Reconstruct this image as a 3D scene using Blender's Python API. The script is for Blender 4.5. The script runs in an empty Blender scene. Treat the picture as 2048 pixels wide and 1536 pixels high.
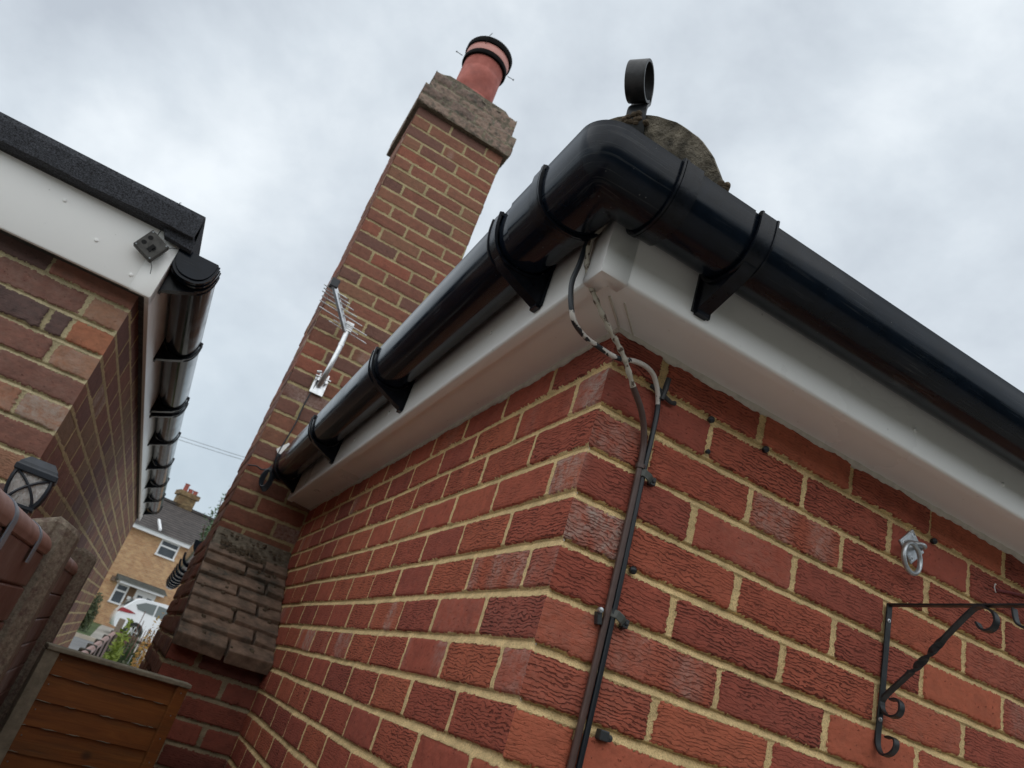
import bpy, math, random
import numpy as np
from mathutils import Vector, Matrix
random.seed(7); rng = np.random.default_rng(7)
R = math.radians
scene = bpy.context.scene

# ------------------------------------------------------------------ camera
CAM = Vector((-0.49209, -0.94936, -0.57185))
RIGHT = Vector((0.84729989, -0.44582613, 0.28865544)); DOWN = Vector((0.43175477, 0.2616663, -0.8632025)); FWD = Vector((0.30930683, 0.85601975, 0.41419739))
cam_data = bpy.data.cameras.new("camera"); cam = bpy.data.objects.new("camera", cam_data)
scene.collection.objects.link(cam)
m = Matrix.Identity(4)
for i in range(3):
    m[i][0] = RIGHT[i]; m[i][1] = -DOWN[i]; m[i][2] = -FWD[i]; m[i][3] = CAM[i]
cam.matrix_world = m
cam_data.sensor_width = 36; cam_data.lens = 26.115; cam_data.clip_start = 0.02; cam_data.clip_end = 500
cam_data.dof.use_dof = True; cam_data.dof.focus_distance = 1.25; cam_data.dof.aperture_fstop = 10
scene.camera = cam

# ------------------------------------------------------------------ world and sun
SUN_EL, SUN_ROT = R(52), R(205)
world = bpy.data.worlds.new("World"); scene.world = world; world.use_nodes = True
wn = world.node_tree.nodes; wl = world.node_tree.links; wn.clear()
out = wn.new("ShaderNodeOutputWorld"); bg = wn.new("ShaderNodeBackground"); bg.inputs[1].default_value = 0.1
sky = wn.new("ShaderNodeTexSky"); sky.sky_type = 'NISHITA'; sky.sun_disc = False
sky.sun_elevation = SUN_EL; sky.sun_rotation = SUN_ROT; sky.air_density = 1.2; sky.dust_density = 2.0
tc = wn.new("ShaderNodeTexCoord")
mp = wn.new("ShaderNodeMapping"); mp.inputs['Scale'].default_value = (1.0, 1.0, 1.15); mp.inputs['Rotation'].default_value = (0.3, 0.5, 0.2); mp.inputs['Location'].default_value = (0.35, 0.1, 0.25)
n1 = wn.new("ShaderNodeTexNoise"); n1.inputs['Scale'].default_value = 2.6; n1.inputs['Detail'].default_value = 8; n1.inputs['Roughness'].default_value = 0.55; n1.inputs['Distortion'].default_value = 0.1
n2 = wn.new("ShaderNodeTexNoise"); n2.inputs['Scale'].default_value = 0.9; n2.inputs['Detail'].default_value = 4
cr = wn.new("ShaderNodeValToRGB"); e = cr.color_ramp.elements
e[0].position = 0.34; e[0].color = (3.72, 4.1, 4.55, 1)
e[1].position = 0.66; e[1].color = (6.35, 6.75, 7.05, 1)
k = cr.color_ramp.elements.new(0.5); k.color = (4.85, 5.3, 5.72, 1)
cv = wn.new("ShaderNodeValToRGB"); cv.color_ramp.elements[0].position = 0.3; cv.color_ramp.elements[0].color = (0.8, 0.8, 0.8, 1)
cv.color_ramp.elements[1].position = 0.7; cv.color_ramp.elements[1].color = (1, 1, 1, 1)
sx = wn.new("ShaderNodeSeparateXYZ"); mr = wn.new("ShaderNodeMapRange"); mr.inputs[1].default_value = 0.0; mr.inputs[2].default_value = 0.45; mr.inputs[3].default_value = 0.55; mr.inputs[4].default_value = 0.0
hz = wn.new("ShaderNodeMixRGB"); hz.inputs[2].default_value = (3.0, 3.95, 4.6, 1)
mixc = wn.new("ShaderNodeMixRGB")
wl.new(tc.outputs['Generated'], mp.inputs[0]); wl.new(mp.outputs[0], n1.inputs[0]); wl.new(mp.outputs[0], n2.inputs[0])
wl.new(n1.outputs['Fac'], cr.inputs[0]); wl.new(n2.outputs['Fac'], cv.inputs[0])
wl.new(tc.outputs['Generated'], sx.inputs[0]); wl.new(sx.outputs[2], mr.inputs[0])
wl.new(mr.outputs[0], hz.inputs[0]); wl.new(cr.outputs[0], hz.inputs[1])
mixc.inputs[0].default_value = 0.93
wl.new(sky.outputs[0], mixc.inputs[1]); wl.new(hz.outputs[0], mixc.inputs[2])
wl.new(mixc.outputs[0], bg.inputs[0]); wl.new(bg.outputs[0], out.inputs[0])
sun_d = bpy.data.lights.new("sun", 'SUN'); sun_d.energy = 0.9; sun_d.angle = R(120); sun_d.color = (1, 0.96, 0.9)
sun = bpy.data.objects.new("sun", sun_d); scene.collection.objects.link(sun)
# light comes from behind the camera, high up
sun.rotation_euler = Vector((-0.45, -0.62, 0.85)).to_track_quat('Z', 'Y').to_euler()
vs = scene.view_settings; vs.view_transform = 'Standard'; vs.look = 'None'; vs.gamma = 1; vs.exposure = 0.58
scene.cycles.max_bounces = 6; scene.cycles.diffuse_bounces = 4; scene.cycles.glossy_bounces = 4
scene.cycles.use_denoising = True

# ------------------------------------------------------------------ object helpers
C = scene.collection
def tag(o, label=None, cat=None, group=None, kind=None):
    if label: o['label'] = label
    if cat: o['category'] = cat
    if group: o['group'] = group
    if kind: o['kind'] = kind
    return o
def empty(name, loc, label, cat, group=None, rz=0.0):
    o = bpy.data.objects.new(name, None); C.objects.link(o); o.location = loc; o.rotation_euler = (0, 0, rz)
    o.empty_display_size = 0.1
    return tag(o, label, cat, group)
class MB:
    def __init__(s): s.v = []; s.f = []
    def add(s, vs, fs):
        b = len(s.v); s.v += [tuple(p) for p in vs]; s.f += [tuple(b + i for i in q) for q in fs]; return s
    def box(s, a, b):
        x0, y0, z0 = a; x1, y1, z1 = b
        return s.add([(x0,y0,z0),(x1,y0,z0),(x1,y1,z0),(x0,y1,z0),(x0,y0,z1),(x1,y0,z1),(x1,y1,z1),(x0,y1,z1)],
                     [(0,3,2,1),(4,5,6,7),(0,1,5,4),(1,2,6,5),(2,3,7,6),(3,0,4,7)])
    def obox(s, c, ax, ay, az):
        c, ax, ay, az = map(Vector, (c, ax, ay, az)); P = []
        for k in (-1, 1):
            for (i, j) in ((-1,-1),(1,-1),(1,1),(-1,1)): P.append(c + ax*i + ay*j + az*k)
        return s.add(P, [(0,3,2,1),(4,5,6,7),(0,1,5,4),(1,2,6,5),(2,3,7,6),(3,0,4,7)])
    def prism(s, poly, d):          # polygon of 3D points extruded by vector d
        n = len(poly); d = Vector(d); P = [Vector(p) for p in poly]; P += [p + d for p in P]
        F = [tuple(range(n))[::-1], tuple(range(n, 2*n))] + [(i, (i+1) % n, n + (i+1) % n, n + i) for i in range(n)]
        return s.add(P, F)
    def rings(s, rr, close_ring=True, cap=True):   # list of rings with equal counts
        n = len(rr[0]); b = len(s.v); P = [p for r in rr for p in r]; F = []
        for i in range(len(rr) - 1):
            for j in range(n if close_ring else n - 1):
                F.append((i*n + j, i*n + (j+1) % n, (i+1)*n + (j+1) % n, (i+1)*n + j))
        if cap and close_ring:
            F.append(tuple(range(n))[::-1]); F.append(tuple(range((len(rr)-1)*n, len(rr)*n)))
        return s.add(P, F)
    def tube(s, pts, r, seg=10, flat=None, up=None):
        pts = [Vector(p) for p in pts]; rr = []; nrm = None
        for i, p in enumerate(pts):
            t = (pts[min(i+1, len(pts)-1)] - pts[max(i-1, 0)]).normalized()
            if nrm is None:
                nrm = (Vector(up) if up else (Vector((0,0,1)) if abs(t.z) < .9 else Vector((1,0,0))))
            nrm = (nrm - t * nrm.dot(t)).normalized(); b = t.cross(nrm)
            rad = r[i] if isinstance(r, (list, tuple)) else r
            if flat: rr.append([p + nrm*a*flat[0] + b*c*flat[1] for a, c in ((-1,-1),(1,-1),(1,1),(-1,1))])
            else: rr.append([p + (nrm*math.cos(2*math.pi*k/seg) + b*math.sin(2*math.pi*k/seg))*rad for k in range(seg)])
        return s.rings(rr)
    def lathe(s, c, prof, seg=32, axis=(0,0,1), cap=False):
        c = Vector(c); a = Vector(axis).normalized(); u = a.orthogonal().normalized(); w = a.cross(u)
        rr = [[c + a*z + (u*math.cos(2*math.pi*k/seg) + w*math.sin(2*math.pi*k/seg))*r for k in range(seg)] for r, z in prof]
        return s.rings(rr, cap=cap)
    def build(s, name, mat, parent=None, smooth=False, bevel=0, local=False, auto=None):
        me = bpy.data.meshes.new(name); me.from_pydata(s.v, [], s.f); me.validate(); me.update()
        o = bpy.data.objects.new(name, me); C.objects.link(o); me.materials.append(mat)
        if parent: attach(o, parent, local)
        import bmesh
        bm = bmesh.new(); bm.from_mesh(me); bmesh.ops.recalc_face_normals(bm, faces=bm.faces); bm.to_mesh(me); bm.free()
        if smooth:
            for p in me.polygons: p.use_smooth = True
            me.set_sharp_from_angle(angle=R(auto or 40))
        if bevel:
            md = o.modifiers.new("bevel", 'BEVEL'); md.width = bevel; md.segments = 2; md.limit_method = 'ANGLE'
        return o
def attach(o, parent, local=False):
    o.parent = parent
    if not local:                       # vertices are in world coordinates
        w = Vector((0, 0, 0)); q = parent
        while q: w += q.location; q = q.parent
        o.location = -w
def catmull(P, n=8):
    P = [Vector(p) for p in P]; Q = [P[0]*2 - P[1]] + P + [P[-1]*2 - P[-2]]; o = []
    for i in range(1, len(Q) - 2):
        a, b, c, d = Q[i-1], Q[i], Q[i+1], Q[i+2]
        for k in range(n):
            t = k / n; o.append(0.5*((2*b) + (c-a)*t + (2*a-5*b+4*c-d)*t*t + (-a+3*b-3*c+d)*t**3))
    o.append(P[-1]); return o

# ------------------------------------------------------------------ materials
def newmat(name):
    mt = bpy.data.materials.new(name); mt.use_nodes = True; nt = mt.node_tree
    return mt, nt, nt.nodes["Principled BSDF"]
def N(nt, t, **kw):
    n = nt.nodes.new(t)
    for k, v in kw.items():
        if k.startswith('i_'): n.inputs[k[2:].replace('_', ' ')].default_value = v
        else: setattr(n, k, v)
    return n
def ramp(nt, fac, stops):
    r = nt.nodes.new("ShaderNodeValToRGB"); nt.links.new(fac, r.inputs[0]); el = r.color_ramp.elements
    while len(el) < len(stops): el.new(0.5)
    for i, (p, c) in enumerate(stops):
        el[i].position = p; el[i].color = (c, c, c, 1) if isinstance(c, (int, float)) else (*c, 1)
    return r.outputs[0]
def mix(nt, f, a, b, mode='MIX'):
    n = nt.nodes.new("ShaderNodeMixRGB"); n.blend_type = mode
    for s, x in ((0, f), (1, a), (2, b)):
        if isinstance(x, (int, float)): n.inputs[s].default_value = x if s == 0 else (x, x, x, 1)
        elif isinstance(x, tuple): n.inputs[s].default_value = (*x, 1)
        else: nt.links.new(x, n.inputs[s])
    return n.outputs[0]
def math_(nt, op, a, b=0.0, clamp=False):
    n = nt.nodes.new("ShaderNodeMath"); n.operation = op; n.use_clamp = clamp
    for s, x in ((0, a), (1, b)):
        if isinstance(x, (int, float)): n.inputs[s].default_value = x
        else: nt.links.new(x, n.inputs[s])
    return n.outputs[0]
def noise(nt, vec, scale, detail=3, rough=0.5, dist=0.0):
    n = N(nt, "ShaderNodeTexNoise"); n.inputs['Scale'].default_value = scale; n.inputs['Detail'].default_value = detail
    n.inputs['Roughness'].default_value = rough; n.inputs['Distortion'].default_value = dist
    nt.links.new(vec, n.inputs['Vector']); return n.outputs['Fac']
def mapping(nt, vec, sc=(1,1,1), rot=(0,0,0), loc=(0,0,0)):
    n = nt.nodes.new("ShaderNodeMapping"); n.inputs['Scale'].default_value = sc; n.inputs['Rotation'].default_value = rot; n.inputs['Location'].default_value = loc
    nt.links.new(vec, n.inputs[0]); return n.outputs[0]
def objco(nt): return nt.nodes.new("ShaderNodeTexCoord").outputs['Object']
def bump(nt, bs, h, dist, strength=1.0):
    b = nt.nodes.new("ShaderNodeBump"); b.inputs['Strength'].default_value = strength; b.inputs['Distance'].default_value = dist
    nt.links.new(h, b.inputs['Height']); nt.links.new(b.outputs[0], bs.inputs['Normal'])
def simple(name, col, rough=0.5, metal=0.0, nscale=0, namp=0.25, bumpd=0.0, bscale=None, spec=None, dirt=None, specks=None):
    mt, nt, bs = newmat(name); co = objco(nt)
    bs.inputs['Base Color'].default_value = (*col, 1); bs.inputs['Roughness'].default_value = rough; bs.inputs['Metallic'].default_value = metal
    if spec is not None: bs.inputs['Specular IOR Level'].default_value = spec
    if nscale:
        f = noise(nt, co, nscale, 5, 0.6)
        lo = tuple(c*(1-namp) for c in col); hi = tuple(min(1, c*(1+namp)) for c in col)
        c = ramp(nt, f, [(0.3, lo), (0.7, hi)])
        if dirt: c = mix(nt, ramp(nt, noise(nt, co, nscale*0.35, 4, 0.7), [(0.5, 0.0), (0.68, 1.0)]), c, dirt)
        nt.links.new(c, bs.inputs['Base Color'])
        nt.links.new(ramp(nt, f, [(0.3, min(1, rough*1.25)), (0.7, rough*0.85)]), bs.inputs['Roughness'])
    if specks:
        vv = N(nt, "ShaderNodeTexVoronoi"); vv.inputs['Scale'].default_value = specks[2]; nt.links.new(co, vv.inputs['Vector'])
        few = ramp(nt, noise(nt, co, 9, 3, .6), [(.48, 0.0), (.62, 1.0)])
        src = bs.inputs['Base Color'].links[0].from_socket
        nt.links.new(mix(nt, math_(nt, 'MULTIPLY', math_(nt, 'MULTIPLY', ramp(nt, vv.outputs['Distance'], [(specks[3]*.6, 1.0), (specks[3], 0.0)]), few), specks[0]), src, specks[1]), bs.inputs['Base Color'])
    if bumpd: bump(nt, bs, noise(nt, co, bscale or 200, 5, 0.7), bumpd)
    return mt
def brick_mat(name, palette, mortar, crack=1.0, pale=(0.46, 0.36, 0.31), cscale=(44, 44, 235), mottle=0.25, moss=None):
    """colour and relief of a brick wall whose mesh carries: brick mask, tone, pale bloom, crinkle"""
    mt, nt, bs = newmat(name); L = nt.links
    co = objco(nt)
    at = N(nt, "ShaderNodeVertexColor"); at.layer_name = 'ba'
    sp = N(nt, "ShaderNodeSeparateColor"); L.new(at.outputs[0], sp.inputs[0])
    mask, tone, pal, crk = sp.outputs[0], sp.outputs[1], sp.outputs[2], at.outputs['Alpha']
    n = len(palette); bc = ramp(nt, tone, [((i + 0.5)/n, c) for i, c in enumerate(palette)])
    f1 = noise(nt, mapping(nt, co, (1, 1, 1.6)), 38, 5, 0.65)
    bc = mix(nt, ramp(nt, f1, [(0.32, 0.0), (0.72, mottle*2.2)]), bc, mix(nt, 1.0, bc, (1.55, 1.35, 1.3), 'MULTIPLY'))
    f2 = noise(nt, mapping(nt, co, (1, 1, 0.7), loc=(3, 1, 7)), 17, 4, 0.6)
    bc = mix(nt, ramp(nt, f2, [(0.5, 0.0), (0.75, 0.55)]), bc, mix(nt, 1.0, bc, (0.6, 0.55, 0.6), 'MULTIPLY'))
    sz = N(nt, "ShaderNodeSeparateXYZ"); L.new(co, sz.inputs[0])
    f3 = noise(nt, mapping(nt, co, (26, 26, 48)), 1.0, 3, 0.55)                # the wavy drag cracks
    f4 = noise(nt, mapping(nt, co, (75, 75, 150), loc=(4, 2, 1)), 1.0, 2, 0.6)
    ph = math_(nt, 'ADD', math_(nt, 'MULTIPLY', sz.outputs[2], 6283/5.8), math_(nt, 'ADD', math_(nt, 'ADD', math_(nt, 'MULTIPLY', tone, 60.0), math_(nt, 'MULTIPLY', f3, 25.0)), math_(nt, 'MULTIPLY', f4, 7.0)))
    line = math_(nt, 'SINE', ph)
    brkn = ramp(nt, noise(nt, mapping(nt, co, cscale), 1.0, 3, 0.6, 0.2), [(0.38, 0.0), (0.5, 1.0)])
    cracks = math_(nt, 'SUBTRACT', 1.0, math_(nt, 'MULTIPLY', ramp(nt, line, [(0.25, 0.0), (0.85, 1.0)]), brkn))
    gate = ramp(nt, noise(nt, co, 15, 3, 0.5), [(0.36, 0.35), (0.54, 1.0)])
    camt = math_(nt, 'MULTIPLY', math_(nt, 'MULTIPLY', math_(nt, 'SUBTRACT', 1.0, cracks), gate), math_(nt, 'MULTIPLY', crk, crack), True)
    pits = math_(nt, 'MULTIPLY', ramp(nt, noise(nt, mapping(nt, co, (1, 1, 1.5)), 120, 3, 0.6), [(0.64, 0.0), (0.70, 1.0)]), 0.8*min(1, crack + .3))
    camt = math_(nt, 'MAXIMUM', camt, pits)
    bc = mix(nt, math_(nt, 'MULTIPLY', camt, 0.8), bc, mix(nt, 1.0, bc, (0.22, 0.18, 0.2), 'MULTIPLY'))  # shade inside the cracks put into the base colour; pits darkened with it
    fp = noise(nt, mapping(nt, co, (1, 1, 1.2)), 60, 5, 0.75)
    pm = math_(nt, 'MULTIPLY', ramp(nt, fp, [(0.36, 0.0), (0.62, 1.0)]), pal, True)
    bc = mix(nt, math_(nt, 'MULTIPLY', pm, math_(nt, 'SUBTRACT', 1.0, math_(nt, 'MULTIPLY', camt, 0.8))), bc, pale)
    specks = ramp(nt, noise(nt, co, 260, 2, 0.5), [(0.74, 0.0), (0.8, 0.6)])
    bc = mix(nt, specks, bc, (0.5, 0.36, 0.28))
    fm = noise(nt, co, 26, 4, 0.6); fg = noise(nt, co, 380, 3, 0.7)
    mc = mix(nt, ramp(nt, fm, [(0.3, 0.0), (0.7, 1.0)]), tuple(c*0.78 for c in mortar), tuple(min(1, c*1.18) for c in mortar))
    mc = mix(nt, ramp(nt, fg, [(0.34, 0.7), (0.52, 0.0)]), mc, tuple(c*0.45 for c in mortar))
    mc = mix(nt, ramp(nt, noise(nt, mapping(nt, co, loc=(9, 2, 4)), 11, 5, 0.7), [(0.48, 0.0), (0.68, 0.6)]), mc, tuple(c*k_ for c, k_ in zip(mortar, (0.5, 0.5, 0.48))))
    if moss: mc = mix(nt, ramp(nt, noise(nt, co, 14, 4, 0.7), [(0.45, 0.0), (0.65, 0.85)]), mc, moss)
    mk = ramp(nt, mask, [(0.35, 0.0), (0.65, 1.0)])
    col = mix(nt, mk, mc, bc)
    if moss: col = mix(nt, ramp(nt, noise(nt, mapping(nt, co, loc=(5, 5, 5)), 19, 6, 0.75), [(0.5, 0.0), (0.62, 0.75)]), col, tuple(c*0.6 for c in moss))
    L.new(col, bs.inputs['Base Color']); bs.inputs['Roughness'].default_value = 0.85
    bs.inputs['Specular IOR Level'].default_value = 0.3
    hb = math_(nt, 'SUBTRACT', math_(nt, 'MULTIPLY', noise(nt, co, 330, 4, 0.7), 0.35), math_(nt, 'MULTIPLY', camt, 0.9))
    hm = math_(nt, 'MULTIPLY', fg, 0.8)
    bump(nt, bs, mix(nt, mk, hm, hb), 0.0026)
    return mt

M = {}
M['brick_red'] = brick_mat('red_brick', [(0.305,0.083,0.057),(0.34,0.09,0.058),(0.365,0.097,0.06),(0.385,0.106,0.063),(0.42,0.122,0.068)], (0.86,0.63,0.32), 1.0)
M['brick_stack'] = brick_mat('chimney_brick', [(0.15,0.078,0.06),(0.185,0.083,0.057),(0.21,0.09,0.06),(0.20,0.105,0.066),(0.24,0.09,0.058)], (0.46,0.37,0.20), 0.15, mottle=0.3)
M['brick_breast'] = brick_mat('dark_red_brick', [(0.13,0.05,0.04),(0.17,0.058,0.043),(0.21,0.066,0.046),(0.24,0.075,0.05)], (0.34,0.28,0.18), 0.6)  # darker, duller palette than the main red brick
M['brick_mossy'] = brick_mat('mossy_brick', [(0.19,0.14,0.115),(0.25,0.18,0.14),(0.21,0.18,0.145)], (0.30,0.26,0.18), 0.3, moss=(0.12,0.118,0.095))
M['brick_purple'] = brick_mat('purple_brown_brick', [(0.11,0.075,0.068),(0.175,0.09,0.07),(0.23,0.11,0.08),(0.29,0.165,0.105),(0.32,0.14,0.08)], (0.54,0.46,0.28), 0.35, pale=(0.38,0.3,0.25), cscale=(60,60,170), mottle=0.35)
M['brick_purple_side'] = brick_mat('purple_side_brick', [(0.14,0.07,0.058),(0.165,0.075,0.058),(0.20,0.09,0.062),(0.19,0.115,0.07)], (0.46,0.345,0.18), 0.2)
M['brick_buff'] = None
M['upvc'] = simple('white_upvc', (0.90,0.90,0.88), 0.3, nscale=3, namp=0.02, specks=(0.45,(0.3,0.29,0.26),34,.085))
M['black_pvc'] = simple('black_gutter_plastic', (0.005,0.0085,0.0155), 0.12, nscale=30, namp=0.3, spec=0.24, specks=(0.7,(0.16,0.16,0.16),60,.07))
M['black_pvc_scuffed'] = simple('scuffed_black_plastic', (0.008,0.010,0.015), 0.2, nscale=60, namp=0.4, bumpd=0.0003, bscale=150, spec=0.25)
for k_m in ('black_pvc',):
    nt = M[k_m].node_tree; bs = nt.nodes['Principled BSDF']; co = objco(nt)
    sc_ = noise(nt, mapping(nt, co, (7, 7, 420)), 1.0, 4, .7); pt_ = ramp(nt, noise(nt, co, 7, 4, .6), [(.46, 0.0), (.66, 1.0)])
    f_ = math_(nt, 'MULTIPLY', ramp(nt, sc_, [(.56, 0.0), (.66, .8)]), pt_)
    src = bs.inputs['Base Color'].links[0].from_socket
    nt.links.new(mix(nt, f_, src, (0.05, 0.055, 0.06)), bs.inputs['Base Color'])
    r0 = bs.inputs['Roughness'].links[0].from_socket; nt.links.new(math_(nt, 'ADD', r0, math_(nt, 'MULTIPLY', pt_, .10)), bs.inputs['Roughness'])
M['sealant'] = simple('pale_sealant', (0.62,0.59,0.52), 0.6, nscale=60, namp=0.12, bumpd=0.0006, bscale=160)
M['concrete_tile'] = simple('lichened_tile', (0.19,0.165,0.125), 0.95, nscale=42, namp=0.7, bumpd=0.010, bscale=90, dirt=(0.03,0.029,0.027))
M['roof_tile'] = simple('brown_roof_tile', (0.10,0.07,0.055), 0.9, nscale=20, namp=0.35, bumpd=0.001)
M['iron'] = simple('black_painted_iron', (0.011,0.013,0.015), 0.42, nscale=40, namp=0.35, bumpd=0.0005, bscale=120, dirt=(0.035,0.036,0.04))
M['galv'] = simple('galvanised_steel', (0.50,0.53,0.55), 0.38, 0.85, nscale=90, namp=0.2, bumpd=0.0003, bscale=200)
M['alu'] = simple('bright_aluminium', (0.75,0.76,0.77), 0.3, 0.9, nscale=50, namp=0.15)
M['cable_black'] = simple('black_cable', (0.012,0.016,0.022), 0.35)
M['cable_brown'] = simple('brown_cable', (0.085,0.05,0.042), 0.4, nscale=40, namp=0.2)
M['clip'] = simple('dark_grey_clip', (0.03,0.033,0.036), 0.45)
M['clip_dull'] = simple('dull_grey_clip', (0.09,0.095,0.085), 0.5)
M['terracotta'] = simple('terracotta', (0.37,0.105,0.08), 0.75, nscale=12, namp=0.22, dirt=(0.27,0.085,0.068), bumpd=0.0008, bscale=60)
M['terracotta_pale'] = simple('pale_terracotta', (0.55,0.25,0.21), 0.5, nscale=9, namp=0.1)
M['cowl_and_rim_shade'] = simple('black_cowl_and_shade', (0.006,0.005,0.005), 0.8, spec=0.1)
M['felt'] = simple('mineral_felt', (0.04,0.043,0.052), 0.95, nscale=230, namp=0.95, bumpd=0.006, bscale=200)
M['sensor'] = simple('dusty_black_plastic', (0.045,0.043,0.038), 0.6, nscale=60, namp=0.35)
M['lamp_black'] = simple('black_lamp_plastic', (0.012,0.017,0.026), 0.38, nscale=40, namp=0.3)
M['plank'] = simple('brown_composite', (0.165,0.082,0.068), 0.42, nscale=14, namp=0.12, bumpd=0.0003, bscale=120)
M['cap_pink'] = simple('faded_brown_cap', (0.30,0.16,0.13), 0.45, nscale=14, namp=0.12)
M['grey_clip'] = simple('grey_plastic_strap', (0.20,0.22,0.26), 0.35, nscale=30, namp=0.1)
M['post_conc'] = simple('weathered_concrete', (0.20,0.165,0.125), 0.95, nscale=150, namp=0.4, bumpd=0.0015, bscale=220, dirt=(0.12,0.075,0.062))
M['dark_post'] = simple('dark_mossy_post', (0.045,0.04,0.03), 0.9, nscale=30, namp=0.4)
M['old_wood'] = simple('old_grey_timber', (0.21,0.19,0.14), 0.85, nscale=30, namp=0.3, bumpd=0.002, bscale=60)
M['dark'] = simple('dark_gap', (0.004,0.004,0.004), 0.9)
M['silver_screw'] = simple('screw_head', (0.6,0.62,0.64), 0.3, 0.8)
M['rust_wire'] = simple('red_brown_wire', (0.17,0.035,0.04), 0.4)
M['white_wire'] = simple('white_hook', (0.7,0.68,0.66), 0.4)
M['steel_dark'] = simple('dark_galvanised', (0.22,0.24,0.25), 0.4, 0.7, nscale=60, namp=0.4)
# painted-over cable: black with flakes of white paint
mt, nt, bs = newmat('paint_flecked_cable'); co = objco(nt)
f = noise(nt, co, 34, 4, 0.6); sxyz = N(nt, "ShaderNodeSeparateXYZ"); nt.links.new(co, sxyz.inputs[0])
mr2 = N(nt, 'ShaderNodeMapRange'); nt.links.new(sxyz.outputs[0], mr2.inputs[0]); mr2.inputs[1].default_value = -.14; mr2.inputs[2].default_value = .03; mr2.inputs[3].default_value = -.08; mr2.inputs[4].default_value = .085
mr3 = N(nt, 'ShaderNodeMapRange'); nt.links.new(sxyz.outputs[2], mr3.inputs[0]); mr3.inputs[1].default_value = .02; mr3.inputs[2].default_value = .05; mr3.inputs[3].default_value = .0; mr3.inputs[4].default_value = -.3
f = math_(nt, 'ADD', f, math_(nt, 'ADD', mr2.outputs[0], mr3.outputs[0]))
nt.links.new(mix(nt, ramp(nt, f, [(0.51, 0.0), (0.53, 1.0)]), (0.012,0.016,0.022), (0.62,0.58,0.53)), bs.inputs['Base Color']); bs.inputs['Roughness'].default_value = 0.4
bump(nt, bs, ramp(nt, f, [(0.51, 0.0), (0.53, 1.0)]), 0.0006); M['cable_flecked'] = mt
mt, nt, bs = newmat('white_painted_cable'); co = objco(nt)
f = noise(nt, co, 80, 4, 0.6)
nt.links.new(mix(nt, ramp(nt, f, [(0.40, 1.0), (0.46, 0.0)]), (0.50,0.46,0.38), (0.10,0.07,0.05)), bs.inputs['Base Color']); bs.inputs['Roughness'].default_value = 0.55
bump(nt, bs, f, 0.0012); M['cable_white'] = mt
# orange stained timber
mt, nt, bs = newmat('orange_stained_timber'); co = objco(nt)
gr = noise(nt, mapping(nt, co, (4, 4, 60)), 1.0, 6, 0.65, 1.2)
c = ramp(nt, gr, [(0.25, (0.12,0.036,0.008)), (0.55, (0.20,0.066,0.012)), (0.8, (0.27,0.105,0.022))])
kn = N(nt, "ShaderNodeTexVoronoi"); kn.inputs['Scale'].default_value = 6.5; nt.links.new(mapping(nt, co, (1,1,1.3)), kn.inputs['Vector'])
c = mix(nt, ramp(nt, kn.outputs['Distance'], [(0.05, 0.9), (0.13, 0.0)]), c, (0.05,0.018,0.006))
c = mix(nt, ramp(nt, noise(nt, mapping(nt, co, (3, 3, 22)), 1.0, 5, .7), [(.5, 0.0), (.72, .6)]), c, (0.06,0.04,0.015))
nt.links.new(c, bs.inputs['Base Color']); bs.inputs['Roughness'].default_value = 0.6; bump(nt, bs, gr, 0.0012); M['orange_wood'] = mt
# clear ribbed lamp glass
mt, nt, bs = newmat('rippled_clear_plastic'); co = objco(nt)
bs.inputs['Base Color'].default_value = (0.82,0.8,0.78,1); bs.inputs['Roughness'].default_value = 0.08; bs.inputs['Transmission Weight'].default_value = 0.55; bs.inputs['IOR'].default_value = 1.45
bump(nt, bs, noise(nt, mapping(nt, co, (1,1,0.4)), 160, 2, 0.5, 0.5), 0.004); M['lamp_glass'] = mt
# lapped weathering bricks
M['weather'] = simple('weathered_dull_brick', (0.20,0.135,0.095), 0.95, nscale=24, namp=0.4, bumpd=0.0025, bscale=110, dirt=(0.07,0.06,0.045))
M['weather_mortar'] = simple('crumbling_mortar', (0.15,0.125,0.09), 1.0, nscale=50, namp=0.5, bumpd=0.004, bscale=90)
M['debris'] = simple('dry_moss_debris', (0.09,0.065,0.04), 1.0, nscale=60, namp=0.5)

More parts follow.
